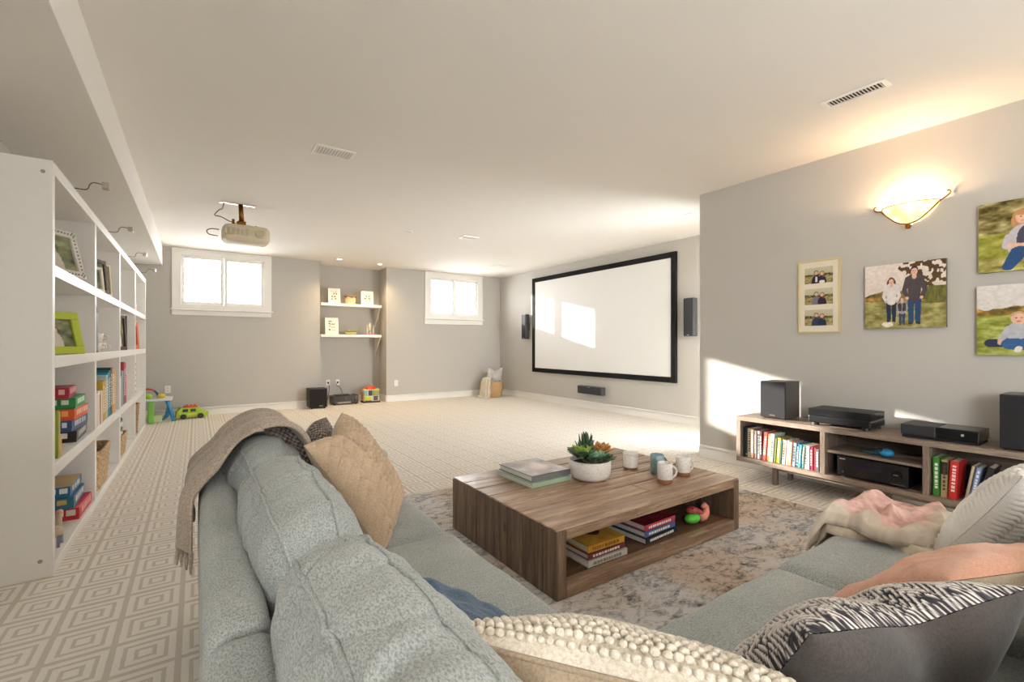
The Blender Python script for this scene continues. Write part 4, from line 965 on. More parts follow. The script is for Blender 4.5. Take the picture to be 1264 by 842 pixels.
# game console
t = thing('game_console', 'flat black two-tone game console on the media console', 'game console', (3.9, .73, CZ1))
MB().box((.01, .005, 0), (.235, .375, .018), .004).build('base', BLACK, t)
MB().box((0, 0, .018), (.245, .20, .088), .006).build('case', plain('#121214', .2), t)
MB().box((0, .202, .018), (.245, .38, .088), .006).build('case', plain('#2c2c2e', .45), t, label='matt vented half of the case')
MB().box((-.002, .215, .045), (.001, .365, .052)).build('disc_slot', plain('#5d6068', .2, .5), t)
MB().cyl((-.001, .075, .055), (-.003, .075, .055), .008, n=16).build('power_button', plain('#9a9aa0', .3), t)

# ------------------------------------------------------------------ rug
m = Mat('distressed_rug', .95, 0, .15); tcr = m.node('ShaderNodeTexCoord')
v1 = m.node('ShaderNodeMapping'); v1.inputs['Scale'].default_value = (1.0, 1.7, 1); m.link(tcr.outputs['Object'], v1.inputs[0])
n1 = m.noise(v1.outputs[0], 8, 8, .78, 1.0); n2 = m.noise(v1.outputs[0], 22, 5, .75, 1.2); n3 = m.noise(tcr.outputs['Object'], 1.3, 2); n4 = m.noise(tcr.outputs['Object'], 200, 2)
basec = m.mix(m.ramp(n3, [(.42, '#000000'), (.6, '#ffffff')]), lin('#cbb9a9'), lin('#d6d4d3'))
dark = m.mix(m.ramp(n3, [(.42, '#000000'), (.6, '#ffffff')]), lin('#51453d'), lin('#676b73'))
f1 = NX(m.nt, n1) * .62 + NX(m.nt, n2) * .38
msk = m.ramp(f1.s, [(.475, '#000000'), (.60, '#ffffff')])
c = m.mix(msk, basec, dark)
fade = m.ramp(n2, [(.35, '#ffffff'), (.62, '#000000')])
c = m.mix(m.ramp(m.noise(tcr.outputs['Object'], 38, 3, .6), [(.45, '#000000'), (.6, '#888888')]), c, basec)
m.color(c); m.bump(n4, .6, .004); m.bump(f1.s, .3, .006)
o = struct('area_rug', MB().box((.45, .05, .0005), (3.55, 3.33, .012), .004), m.m); del o['kind']
tag(o, 'distressed grey, cream and brown area rug under the coffee table', 'rug')

# ------------------------------------------------------------------ coffee table
WX = wood('weathered_plank_x', '#755a44', '#a08268', '#c8ae94', 0, 1.0, .33, .35, rnd=.34)  # glossy sheen of the tabletop put into this lighter colour; rails share it
WZ = wood('weathered_plank_z', '#4d3a2d', '#75604c', '#97816b', 2, 1.0, .5, .4, rnd=.3)
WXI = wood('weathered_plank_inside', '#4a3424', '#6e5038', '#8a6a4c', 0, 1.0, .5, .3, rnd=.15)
TX0, TX1, TY0, TY1, TZ = 1.31, 2.758, 1.575, 2.58, .329; tb = .016
ct = thing('coffee_table', 'chunky reclaimed-plank coffee table with an open shelf on the rug', 'coffee table', (TX0, TY0, .0125))
def TB(lo, hi, name, m, bev=.003): return MB().box(lo, hi, bev).xf(Matrix.Translation((-TX0, -TY0, -.0125))).build(name, m, ct)
n = 7; wd = (TY1 - TY0) / n
for i in range(n):
    y0 = TY0 + i * wd; dz = random.uniform(-.0012, .0008)
    cuts = [TX0, TX1] if i % 3 != 1 else [TX0, TX0 + random.uniform(.5, .95), TX1]
    for a, b_ in zip(cuts, cuts[1:]): TB((a, y0 + .0042, TZ - .009), (b_ - (.003 if b_ < TX1 else 0), y0 + wd - .0042, TZ + dz), 'top_plank', WX, .005)
for side, (xa, xb) in enumerate(((TX0, TX0 + .055), (TX1 - .055, TX1))):
    yy = TY0; ws = [.10, .16, .13, .17, .15, .12, .175]
    s_ = sum(ws)
    for k, w_ in enumerate(ws):
        w_ = w_ / s_ * (TY1 - TY0); dx = random.uniform(-.002, .001)
        TB((xa + (dx if side == 0 else 0), yy + .0012, tb), (xb, yy + w_ - .0012, TZ - .0095), 'side_plank', WZ, .003); yy += w_
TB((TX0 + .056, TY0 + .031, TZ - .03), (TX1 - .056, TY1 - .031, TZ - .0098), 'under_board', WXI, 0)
# front and back rails
cuts = [TX0 + .055, 1.83, 2.2, TX1 - .055]
for a, b_ in zip(cuts, cuts[1:]): TB((a + .0005, TY0 + .0008, TZ - .052), (b_ - .0005, TY0 + .03, TZ - .0095), 'front_rail', WX)
cuts = [TX0 + .055, 2.05, TX1 - .055]
for a, b_ in zip(cuts, cuts[1:]): TB((a + .0005, TY0, tb), (b_ - .0005, TY0 + .045, .082), 'bottom_rail', WX)
for k in range(4):
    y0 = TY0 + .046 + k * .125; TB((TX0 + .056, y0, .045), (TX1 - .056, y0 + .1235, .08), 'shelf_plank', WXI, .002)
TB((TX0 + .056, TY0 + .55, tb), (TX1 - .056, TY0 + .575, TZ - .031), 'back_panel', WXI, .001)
TB((TX0 + .056, TY1 - .03, tb), (TX1 - .056, TY1 - .001, TZ - .0095), 'rear_panel', WX, .001)
for xa in (TX0 + .05, TX1 - .13):
    for ya in (TY0 + .03, TY1 - .11): TB((xa, ya, .0125), (xa + .08, ya + .08, tb + .001), 'foot', WZ, .001)
# things on the table
def art_flower(U, V):
    n = fbm(U, V, 71, 4, 3)[..., None]; c = np.array([176, 170, 170]) + (n - .5) * 90
    r = np.hypot((U - .55) * 1.2, V - .5)[..., None]; c = c + np.clip(1 - r / .35, 0, 1) * np.array([60, 40, 30]); return np.clip(c, 0, 255)
flat_book('sage green hardback under the grey book on the coffee table', (1.57, 2.11, TZ + .001), .30, .36, .030, '#9caf97', R(2), pages='#d8d4cc', marks=False, group='pair of books on the coffee table')
flat_book('grey photo hardback on top of the green book on the coffee table', (1.585, 2.13, TZ + .0315), .295, .34, .032, '#6d6c6e', R(1), pages='#e0dcd6', marks=False, art=art_flower, group='pair of books on the coffee table')
# planter bowl
t = thing('succulent_planter', 'white ceramic bowl of mixed succulents on the coffee table', 'plant', (1.995, 2.085, TZ + .001))
cer = Mat('white_stoneware', .45); cv = cer.coords(); cer.color(cer.ramp(cer.noise(cv, 90, 3), [(.3, '#cfc8c0'), (.6, '#e2ddd6')])); cer.bump(cer.noise(cv, 60, 3), .15, .002); CER = cer.m
MB().lathe([(.001, 0), (.085, 0), (.112, .012), (.122, .035), (.126, .07), (.127, .115), (.121, .118), (.117, .11), (.115, .085), (.001, .085)], n=56).build('bowl', CER, t, True)
MB().lathe([(.001, .098), (.06, .096), (.116, .09)], n=28).build('soil', plain('#3c3026', .95, bscale=200, bstr=.8, var=.3), t, True)
def leaf_mesh(L, W, T, curl, mat_, parent, M, tip=.3):
    P = []; n = 7
    b = MB(); rings = []
    for i in range(n):
        s_ = i / (n - 1); w_ = W * (math.sin(min(1, s_ * 1.15 + .12) * math.pi * .62) ** .8) * (1 if s_ < .7 else max(.04, 1 - ((s_ - .7) / .3) ** 1.6)); th = T * (1 - s_ * .75)
        z = curl * s_ * s_ * L; x_ = L * s_
        rings.append([b.b.verts.new(M @ Vector((x_, w_ * math.cos(a), z + th * math.sin(a) + abs(math.cos(a)) * w_ * .25))) for a in [j * math.pi / 3 for j in range(6)]])
    for A, B in zip(rings, rings[1:]):
        for j in range(6): b.b.faces.new((A[j], A[(j + 1) % 6], B[(j + 1) % 6], B[j]))
    b.b.faces.new(rings[0]); b.b.faces.new(rings[-1])
    return b.build('leaf', mat_, parent, True)
def leafmat(name, a, b_, tip):
    m = Mat(name, .45); n = m.noise(m.coords(), 40, 2); m.color(m.ramp(n, [(.3, a), (.6, b_), (.8, tip)])); return m.m
LG = leafmat('leaf_lime', '#6f8a34', '#97b048', '#b4c860'); LD = leafmat('leaf_deep_green', '#27402a', '#3c5c3a', '#5c7a50'); LO = leafmat('leaf_amber', '#9a6a34', '#c08a44', '#b8a050'); LP = leafmat('leaf_mint', '#5f8a68', '#8ab490', '#c8e0c4'); LK = leafmat('leaf_dark', '#2c3828', '#46543c', '#6a6a50')
def rosette(name, cx, cy, cz, r_, layers, m_in, m_out, W=.4, up=.5, spike=False):
    r_ *= 1.28; cz += .012
    s = MB().ball((0, 0, 0), r_ * .15, 1).xf(Matrix.Translation((cx, cy, cz))).build(name, m_in, t, True)
    for li, (n_, f, el) in enumerate(layers):
        for i in range(n_):
            a = 2 * math.pi * (i + .5 * li) / n_ + random.uniform(-.08, .08)
            M = Matrix.Translation((cx, cy, cz)) @ Matrix.Rotation(a, 4, 'Z') @ Matrix.Rotation(-R(el + random.uniform(-5, 5)), 4, 'Y')
            leaf_mesh(r_ * f, r_ * f * W, r_ * .07, .25, m_out if li == 0 else m_in, s, M)
rosette('rosette', -.07, .0, .13, .078, [(9, 1, 12), (8, .85, 32), (6, .6, 55), (4, .35, 75)], LG, LD)
rosette('rosette', .0, .04, .115, .115, [(8, .75, 45), (8, .95, 62), (5, 1.0, 78)], LD, LD, W=.10)
rosette('rosette', .082, -.005, .128, .078, [(10, 1, 10), (8, .85, 32), (6, .65, 55), (4, .4, 75)], LO, LO, W=.26)
rosette('rosette', -.02, -.055, .125, .045, [(6, 1, 25), (5, .8, 55), (3, .5, 75)], LP, LP, W=.5)
rosette('rosette', .035, -.06, .12, .042, [(6, 1, 22), (5, .8, 50), (3, .5, 75)], LP, LP, W=.5)
rosette('rosette', -.055, -.075, .10, .05, [(9, 1, 8), (7, .8, 35), (4, .5, 60)], LK, LK, W=.35)
rosette('rosette', .01, -.098, .098, .042, [(9, 1, 8), (7, .8, 35), (4, .5, 60)], LK, LK, W=.35)
rosette('rosette', .075, -.075, .10, .048, [(9, 1, 8), (7, .8, 35), (4, .5, 60)], LD, LK, W=.35)
rosette('rosette', -.03, .08, .11, .06, [(9, 1, 15), (7, .8, 40), (4, .5, 60)], LD, LG, W=.3)
rosette('rosette', .06, .07, .11, .06, [(9, 1, 20), (7, .8, 45)], LD, LD, W=.25)
# canister and mugs
t = thing('candle_jar', 'white lidded ceramic jar beside the succulent bowl', 'jar', (2.375, 2.10, TZ + .001))
MB().lathe([(.001, 0), (.042, 0), (.046, .004), (.046, .012)], n=36).build('base', plain('#8a6a54', .7), t, True)
MB().lathe([(.046, .012), (.0475, .03), (.0475, .088), (.045, .09)], n=36).build('jar_body', CER, t, True)
MB().lathe([(.045, .09), (.049, .092), (.049, .102), (.044, .106), (.001, .107)], n=36).build('lid', CER, t, True)
def mug(label, x, y, glaze, r_=.043, h_=.118, ang=-30, band=True):
    t = thing('mug', label, 'mug', (x, y, TZ + .001), R(ang), group='mugs on the coffee table')
    MB().lathe([(.001, 0), (r_ - .004, 0), (r_ - .001, .004), (r_ - .001, .025)], n=36).build('unglazed_base', plain('#8f5f42', .8) if band else glaze, t, True)
    MB().lathe([(r_ - .001, .025), (r_, .027), (r_ + .0005, h_ * .6), (r_, h_), (r_ - .002, h_ + .002), (r_ - .005, h_), (r_ - .006, .012), (.001, .01)], n=36).build('body', glaze, t, True)
    pts = [(r_ - .002 + .032 * math.sin(a), 0, h_ * .52 + .034 * math.cos(a)) for a in [math.pi * i / 12 for i in range(13)]]
    MB().tube([(r_ - .004, 0, h_ * .52 + .034)] + pts + [(r_ - .004, 0, h_ * .52 - .034)], .0055, 8).build('handle', glaze if band else plain('#5a6a6c', .4), t, True)
MB().lathe([(.001, 0)], n=3)
mug('pale grey mug nearest the front edge, brown base', 2.295, 1.765, CER, ang=-25)
mug('pale grey mug farthest right on the table, brown base', 2.515, 1.80, CER, ang=-20)
gm = Mat('blue_glaze', .3); gm.color(gm.ramp(gm.noise(gm.coords(), 50, 3), [(.3, '#6f8a92'), (.7, '#8ea6ac')]))
mug('slate blue mug behind the pale mug, on the coffee table', 2.425, 1.925, gm.m, ang=-15, band=False)
# things on the lower shelf
def art_yellow(U, V):
    n = fbm(U, V, 81, 8, 3)[..., None]; c = np.array([196, 146, 60]) + (n - .5) * 60; ell(c, U, V, .55, .5, .2, .2, (60, 44, 30)); rect(c, U, V, .1, .5, .8, .86, (120, 84, 40)); return np.clip(c, 0, 255)
def art_dark(U, V):
    n = fbm(U, V, 85, 8, 3)[..., None]; c = np.array([110, 30, 40]) + (n - .5) * 80; rect(c, U, V, .25, .75, .3, .65, (46, 22, 26)); return np.clip(c, 0, 255)
g1 = 'left pile of books on the coffee table shelf'; g2 = 'middle pile of books on the coffee table shelf'
flat_book('white book at the bottom of the left pile on the table shelf', (1.545, 1.625, .081), .27, .28, .032, '#cfcac2', R(0), marks=True, mark='#8a847c', group=g1)
flat_book('dark red book in the middle of the left pile on the table shelf', (1.55, 1.632, .114), .26, .27, .028, '#6e2c34', R(1), group=g1)
flat_book('mustard yellow book on top of the left pile on the table shelf', (1.555, 1.64, .143), .25, .27, .034, '#c08c2c', R(-1), art=art_yellow, group=g1, mark='#8a5a20')
flat_book('black book at the bottom of the middle pile on the table shelf', (1.975, 1.64, .081), .30, .28, .032, '#1f2029', R(4), group=g2)
flat_book('blue book in the middle of the middle pile on the table shelf', (1.98, 1.65, .114), .275, .27, .03, '#4a5f8e', R(3), group=g2)
flat_book('crimson book on top of the middle pile on the table shelf', (1.985, 1.655, .145), .27, .27, .032, '#b0304a', R(2), art=art_dark, group=g2)
t = thing('plush_toy', 'green and pink toy lying on the coffee table shelf', 'toy', (2.47, 1.68, .081))
gm2 = Mat('toy_green', .5); gm2.color('#58c03c'); pk = plain('#e08a7a', .5)
MB().ball((-.03, 0, .035), .04, 3, (1.5, .9, .75)).build('body', gm2.m, t, True)
MB().tube([(.02, -.01, .03), (.05, -.02, .035), (.09, -.01, .045), (.105, 0, .075), (.085, .0, .095), (.06, -.005, .08)], [.028, .026, .022, .018, .015, .012], 10).build('pink_limb', pk, t, True)
MB().ball((-.04, .0, .085), .028, 2, (1.2, 1, .8)).tube([(-.03, 0, .08), (0, 0, .075), (.04, -.01, .05)], .02, 8).build('head', plain('#a8484a', .6), t, True)
for s_ in (-1, 1): MB().ball((-.055, -.02 * 1 + .0, .095 + .008 * s_), .006, 1).build('eye', BLACK, t, True)

# ------------------------------------------------------------------ sectional sofa
SOFA = fabric('blue_grey_tweed', '#8c918f', '#bec2be', 360, .8, (1, .5, 1), fleck=.55, big=5, bdist=.003)
sofa = thing('sectional_sofa', 'blue-grey woven L-shaped sectional sofa in the foreground', 'sofa', (0, 0, .0125))
def SB(name, lo, hi, r=.04, puff=(.01, .01, .012), wr=.003, ws=(6, 6, 6), n=22, seed=0, tilt=None, M=None):
    lo = Vector(lo); hi = Vector(hi); c = (lo + hi) / 2 - Vector((0, 0, .0125))
    MM = Matrix.Translation(c)
    if tilt: MM = MM @ Matrix.Rotation(tilt[1], 4, tilt[0])
    return soft_box(name, hi - lo, SOFA, sofa, r, puff, wr, ws, n, seed, MM)
def piping(parent, size, lo, hi, r=.05, tilt=None, axis='Y', rr=.0035, px=(0, 0), inset=.0):
    """two welts along the top edges of a cushion"""
    pass
# base
SB('base', (.015, .86, .05), (.80, 2.37, .25), .02, (0, 0, 0), .001, n=10); SB('base', (.015, -.15, .05), (2.38, .76, .25), .02, (0, 0, 0), .001, n=10)
for x_, y_ in ((.06, 2.3), (.72, 2.3), (.06, -.08), (2.3, -.08), (2.3, .68), (.9, .68)):
    MB().cyl((x_, y_, 0), (x_, y_, .045), .022, .026, 14).build('foot', plain('#3a2c22', .5), sofa)
# back frames
SB('back_frame', (.008, .905, .2), (.115, 2.34, .672), .035, (.004, .006, .008), .003, (4, 5, 4), 30, 1)
SB('back_frame', (.008, -.15, .2), (.115, .895, .672), .035, (.004, .006, .008), .003, (4, 5, 4), 30, 2)
SB('back_frame', (.12, -.15, .2), (2.38, -.05, .66), .035, (.004, .006, .008), .003, (4, 5, 4), 30, 3)
SB('armrest', (.13, 2.262, .2), (.80, 2.40, .622), .035, (.004, .006, .006), .003, (5, 5, 5), 26, 4)
# seat cushions
SB('seat_cushion', (.25, 1.645, .245), (.835, 2.258, .425), .05, (.01, .004, .022), .004, (5, 5, 5), 34, 5)
SB('seat_cushion', (.25, .815, .245), (.835, 1.64, .425), .05, (.01, .004, .022), .004, (5, 5, 5), 34, 6)
SB('seat_cushion', (.12, .06, .245), (.825, .81, .425), .05, (.004, .004, .018), .004, (5, 5, 5), 26, 7)
SB('seat_cushion', (.83, .06, .245), (1.60, .795, .425), .05, (.004, .01, .022), .004, (5, 5, 5), 34, 8)
SB('seat_cushion', (1.605, .06, .245), (2.39, .795, .425), .05, (.004, .01, .022), .004, (5, 5, 5), 34, 9)
# back cushions, leaning
def back_cushion(cx, cy, cz, sx_, sy_, sz_, axis, ang, seed):
    MM = Matrix.Translation((cx, cy, cz - .0125)) @ Matrix.Rotation(ang, 4, axis)
    o = soft_box('back_cushion', (sx_, sy_, sz_), SOFA, sofa, .075, (.03, .012, .02) if axis == 'Y' else (.012, .03, .02), .006, (3.2, 9, 4) if axis == 'Y' else (9, 3.2, 4), 84, seed, MM, taper=1 if axis == 'Y' else 0)
    bvh = BVHTree.FromPolygons([v.co[:] for v in o.data.vertices], [p.vertices[:] for p in o.data.polygons])
    # welts follow the two long top edges and go down the ends
    hx, hy, hz = sx_ / 2, sy_ / 2, sz_ / 2
    for s_ in (-1, 1):
        pts = []
        if axis == 'Y':
            a = s_ * (hx - .026)
            path = [(a, -hy - .004, -hz * .6), (a, -hy - .004, hz - .06), (a, -hy + .018, hz - .018)] + [(a, -hy + .06 + i * (2 * hy - .12) / 12, hz + .004 + .0148 * (1 - (1 - 2 * i / 12) ** 2)) for i in range(13)] + [(a, hy - .018, hz - .018), (a, hy + .004, hz - .06), (a, hy + .004, -hz * .6)]
        else:
            a = s_ * (hy - .030)
            path = [(-hx - .004, a, -hz * .6), (-hx - .004, a, hz - .06), (-hx + .018, a, hz - .018)] + [(-hx + .06 + i * (2 * hx - .12) / 12, a, hz + .004 + .0148 * (1 - (1 - 2 * i / 12) ** 2)) for i in range(13)] + [(hx - .018, a, hz - .018), (hx + .004, a, hz - .06), (hx + .004, a, -hz * .6)]
        fp = []
        for p in path:
            loc, nr, _, _ = bvh.find_nearest(MM @ Vector(p)); fp.append(loc + nr * .0015)
        fp2 = [fp[0]]
        for p, q_ in zip(fp, fp[1:]):
            for k_ in (1, 2, 3):
                loc, nr, _, _ = bvh.find_nearest(p.lerp(q_, k_ / 3)); fp2.append(loc + nr * .0015)
        MB().tube(fp2, .0045, 6).xf(Matrix.Translation((0, 0, 0))).build('piping', SOFA, o, True)
    return o
back_cushion(.225, 1.985, .592, .20, .52, .39, 'Y', R(-9), 21)
back_cushion(.228, 1.335, .60, .20, .70, .40, 'Y', R(-11), 22)
back_cushion(.225, .60, .605, .20, .685, .40, 'Y', R(-9), 23)
back_cushion(.85, .035, .585, .68, .17, .37, 'X', R(9), 24)
back_cushion(1.58, .035, .585, .74, .17, .37, 'X', R(9), 25)
back_cushion(2.16, .035, .585, .40, .17, .37, 'X', R(9), 26)

# ------------------------------------------------------------------ pillows
def pillow(name, label, loc, phi, tilt, roll, w_, h_, T, front, back, n=70, chop=.0, relief=None, colf=None, sag=.0, seed=1, front_name='front_cover', back_cols=None, back_relief=False, piping=None, wrk=.004):
    t = thing(name, label, 'pillow', loc)
    t.rotation_mode = 'XYZ'; Mx = Matrix.Rotation(R(phi), 4, 'Z') @ Matrix.Rotation(R(tilt), 4, 'X') @ Matrix.Rotation(R(roll), 4, 'Y')
    t.rotation_euler = Mx.to_euler()
    u = np.linspace(-1, 1, n); U, V = np.meshgrid(u, u, indexing='ij')
    pin = .10
    X = U * (1 - pin * (1 - V * V) * np.abs(U) ** 2) * w_ / 2; Z = V * (1 - pin * (1 - U * U) * np.abs(V) ** 2) * h_ / 2
    Z = Z - chop * np.exp(-(U / .33) ** 2) * np.clip((V + .35) / 1.35, 0, 1) ** 2 * h_
    Z = Z - sag * h_ * (1 - V) * 0
    prof = (np.clip((1 - U * U) * (1 - V * V), 0, 1)) ** .48
    wr = (fbm(U, V, seed, 2.6, 3) - .5) * wrk * 4 * prof
    chopd = 1 - .35 * (chop > 0) * np.exp(-(U / .25) ** 2) * np.clip((V + .2) / 1.2, 0, 1)
    D = T / 2 * prof * chopd + wr
    rel = relief(U, V) * np.minimum(1, prof * 3) if relief is not None else 0
    Pf = np.stack([X, D + rel + .0005, Z], -1); Pb = np.stack([X, -D * .95 - .0005 - (rel if back_relief else 0), Z], -1)
    fr = grid_mesh(front_name, Pf, front, t, colf(U, V) if colf is not None else None, flip=True)
    bk = grid_mesh('back_cover', Pb, back, t, back_cols, flip=False)
    if piping is not None:
        k = np.concatenate([Pf[:, 0], Pf[-1, 1:], Pf[::-1, -1][1:], Pf[0, ::-1][1:-1]]); MB().tube([p for p in k[::2]], .004, 6, True).build('piping', piping, t, True)
    return t, Pf
KN = lambda nm, a, b_: fabric(nm, a, b_, 160, .7, fleck=.6, big=8, bdist=.003)
def rib_knit(nc, nr, amp):
    def f(U, V):
        col = (U * .5 + .5) * nc; sc = ((col % 1) - .5) * 2; ph = (V * .5 + .5) * nr + np.abs(sc) * .7
        return amp * np.sqrt(np.clip(1 - sc * sc, 0, 1)) * (.35 + .65 * np.sqrt(np.abs(np.sin(ph * np.pi))))
    return f
def cable_knit(U, V):
    a = rib_knit(9, 21, .022)(U, V); b_ = rib_knit(5, 9, .026)(U, V)
    m_ = (U + .18 * V > .28) * 1.0; return a * (1 - m_) + b_ * m_ * 1.1
TAN = fabric('tan_wool', '#b89c7e', '#d2ba9e', 220, .25, fleck=.8, bdist=.001); TANB = fabric('tan_linen', '#b39c82', '#c8b49c', 300, .4)
pillow('throw_pillow', 'large tan chunky-knit pillow leaning on the left sofa run', (.525, 1.83, .635), -122, 32, 6, .47, .47, .17, TAN, TANB, n=260, chop=.10, relief=cable_knit, seed=3, front_name='knit_front')
def weave_rel(U, V): return .005 * np.abs(np.sin(U * 26 * np.pi / 2)) * np.abs(np.sin(V * 26 * np.pi / 2))
def weave_col(U, V):
    a = ((np.floor(U * 19) + np.floor(V * 19)) % 2 == 0); n_ = fbm(U, V, 5, 20, 2)[..., None]
    c = np.where(a[..., None], np.array([92, 82, 76]), np.array([150, 140, 130])) + (n_ - .5) * 50; return linarr(c)
pillow('throw_pillow', 'dark brown woven pillow with a grey back behind the tan knit pillow', (.40, 2.03, .655), -132, 28, -8, .42, .42, .14, vcol('brown_weave', .95, .6, 250, .2), fabric('grey_linen', '#8c8880', '#a09c94', 300, .4), n=120, chop=.13, relief=weave_rel, colf=weave_col, seed=6)
# bobble pillow
CREAM = KN('cream_wool', '#dccdb8', '#f4ebdc'); BEI = fabric('beige_linen', '#a6927a', '#bba78f', 260, .4, fleck=.5)
t, Pf = pillow('throw_pillow', 'cream bobble-knit pillow with beige back at the bottom of the picture', (.545, .475, .59), -53.7, 44, 0, .50, .46, .19, CREAM, BEI, n=80, seed=9, piping=BEI)
mb = MB(); n_ = 36
sph = bmesh.new(); bmesh.ops.create_icosphere(sph, subdivisions=1, radius=1); SV = np.array([v.co[:] for v in sph.verts]); SF = np.array([[v.index for v in f.verts] for f in sph.faces]); sph.free()
vs = []; fs = []; off = 0; rs = np.random.default_rng(4)
for i in range(n_):
    for j in range(n_):
        uu = (i + .5 + (.5 if j % 2 else 0) * 1) / n_; vv = (j + .5) / n_
        if uu > .995: continue
        a = min(78, uu * 79); b_ = vv * 79; ia, ib = int(a), int(b_); fa, fb = a - ia, b_ - ib
        ib1 = min(ib + 1, 79); p = Pf[ia, ib] * (1 - fa) * (1 - fb) + Pf[ia + 1, ib] * fa * (1 - fb) + Pf[ia, ib1] * (1 - fa) * fb + Pf[ia + 1, ib1] * fa * fb
        r_ = rs.uniform(.0075, .0102); q = SV * r_ * np.array([1, .85, .95]) + p + np.array([rs.uniform(-.002, .002), .004, rs.uniform(-.002, .002)]); vs.append(q); fs.append(SF + off); off += len(SV)
me = bpy.data.meshes.new('bobbles'); me.from_pydata(np.vstack(vs).tolist(), [], np.vstack(fs).tolist()); o = link('bobbles', me, CREAM, t, True, kind='stuff')
o.modifiers.new('round', 'SUBSURF').levels = 1; o.modifiers['round'].render_levels = 1
# denim pillow
pillow('throw_pillow', 'dark denim blue cushion tucked behind the bobble pillow', (.475, .985, .515), -70, 58, 0, .42, .34, .12, fabric('denim', '#2c4460', '#54708e', 300, .5), fabric('denim_back', '#263c56', '#466080', 300, .5), n=50, seed=12, wrk=.009)
# chevron pillow
def chev(U, V):
    # broken herringbone tufts
    x_ = U * 9; y_ = V * 17; z_ = np.abs((x_ % 2) - 1); ph = (y_ + z_ * 2.6 + .9 * fbm(U, V, 3, 5, 2)) % 1; br = fbm(U, V, 9, 26, 2)
    w_ = (ph < .42) & (br > .36)
    return w_
def chev_col(U, V):
    n_ = fbm(U, V, 7, 40, 2)[..., None]; return linarr(np.where(chev(U, V)[..., None], np.array([222, 214, 206]), np.array([58, 56, 62])) + (n_ - .5) * 50)
def chev_rel(U, V): return .004 * chev(U, V)
BRN = fabric('brown_velvet', '#3d3733', '#4b443f', 200, .25, fleck=.8)
pillow('throw_pillow', 'charcoal pillow with cream zigzag front and brown back on the right seat', (.865, .315, .605), -16, 32, 5, .50, .42, .20, vcol('zigzag_weave', .95, .5, 300, .2), BRN, n=190, relief=chev_rel, colf=chev_col, seed=14, chop=.05)
# peach pillow
pillow('throw_pillow', 'peach cushion with beige back between the zigzag and white pillows', (1.52, .33, .555), -22, 52, 0, .50, .42, .15, fabric('peach_cotton', '#cf9478', '#dba78c', 260, .3), BEI, n=60, seed=17, wrk=.010)
# white knit pillow
WHK = fabric('white_wool', '#e6e0d6', '#f4f0e8', 220, .25, fleck=.8, bdist=.001)
pillow('throw_pillow', 'large white knitted pillow at the right edge of the sofa', (2.20, .29, .625), -18, 36, -7, .52, .46, .18, WHK, WHK, n=190, relief=rib_knit(11, 24, .014), back_relief=True, seed=19, chop=.0, front_name='knit_front')
# corner basket pillow
pillow('throw_pillow', 'pale grey pillow standing in the corner basket', (5.46, 8.72, .44), 8, 10, 0, .44, .38, .14, fabric('pale_linen', '#c9c4bb', '#dad5cc', 200, .3), fabric('pale_linen_back', '#c9c4bb', '#dad5cc', 200, .3), n=40, chop=.14, seed=22)

# ------------------------------------------------------------------ throws
def smoothpath(pts, n):
    P = np.array(pts, float); Q = np.vstack([2 * P[0] - P[1], P, 2 * P[-1] - P[-2]]); out = []
    for i in range(1, len(Q) - 2):
        for t_ in np.linspace(0, 1, 12, endpoint=False):
            a, b_, c, d = Q[i - 1:i + 3]; out.append(.5 * (2 * b_ + (c - a) * t_ + (2 * a - 5 * b_ + 4 * c - d) * t_ ** 2 + (3 * b_ - a - 3 * c + d) * t_ ** 3))
    out.append(P[-1]); out = np.array(out); s_ = np.r_[0, np.cumsum(np.linalg.norm(np.diff(out, axis=0), axis=1))]
    si = np.linspace(0, s_[-1], n); return np.stack([np.interp(si, s_, out[:, k]) for k in range(out.shape[1])], -1)
t = thing('throw_blanket', 'taupe fringed throw draped over the far end of the sofa back', 'blanket', (0, 0, 0))
path = smoothpath([(.375, .60), (.345, .72), (.31, .80), (.26, .838), (.19, .838), (.12, .80), (.07, .735), (.035, .70), (.006, .665), (.0, .62), (-.001, .575), (-.002, .53)], 110)
tan = np.gradient(path, axis=0); tan /= np.linalg.norm(tan, axis=1)[:, None]; nrm = np.stack([-tan[:, 1], tan[:, 0]], -1) * -1
ns, nt_ = 110, 90; S, Tt = np.meshgrid(np.arange(ns), np.linspace(0, 1, nt_), indexing='ij'); sv = S / (ns - 1)
hang = np.clip((sv - .55) / .45, 0, 1)
y0 = 1.85 - .2 * hang + .03 * np.sin(sv * 9); y1 = 2.30 + .02 * np.sin(sv * 7) + .06 * hang
Yv = y0 + (y1 - y0) * Tt
amp = .008 + .010 * hang
fold = amp * (np.sin(Tt * 2 * np.pi * 3.2 + sv * 1.5) * .6 + np.sin(Tt * 2 * np.pi * 6.1 + 1 + sv * 2) * .35) + amp
rollz = .018 * np.exp(-((Tt - .04) / .05) ** 2) * (1 - hang) + .056 * hang * np.exp(-((Tt - .14) / .09) ** 2) + .03 * hang * np.exp(-((Tt - .5) / .12) ** 2)
fold = fold * np.clip(Tt / .1, 0, 1)
off = (fold + rollz) * (1 - .45 * hang) + .005
Xv = path[S, 0] + nrm[S, 0] * off; Zv = path[S, 1] + nrm[S, 1] * off
if Zv.mean() < .3: pass
TH = KN('taupe_wool', '#968575', '#bfb0a0')
grid_mesh('cloth', np.stack([Xv, Yv, Zv], -1), TH, t, thick=.008)
q = MB()
for i in range(26):
    k = int((i + .5) / 26 * (nt_ - 1)); p = np.array([Xv[-1, k], Yv[-1, k], Zv[-1, k]]); a = random.uniform(-.006, .006)
    q.tube([p, p + np.array([a, a, -.025]), p + np.array([a * 1.5, -a, -.055 - random.uniform(0, .015)])], [.005, .006, .003], 6)
q.build('fringe', TH, t, True, kind='stuff')

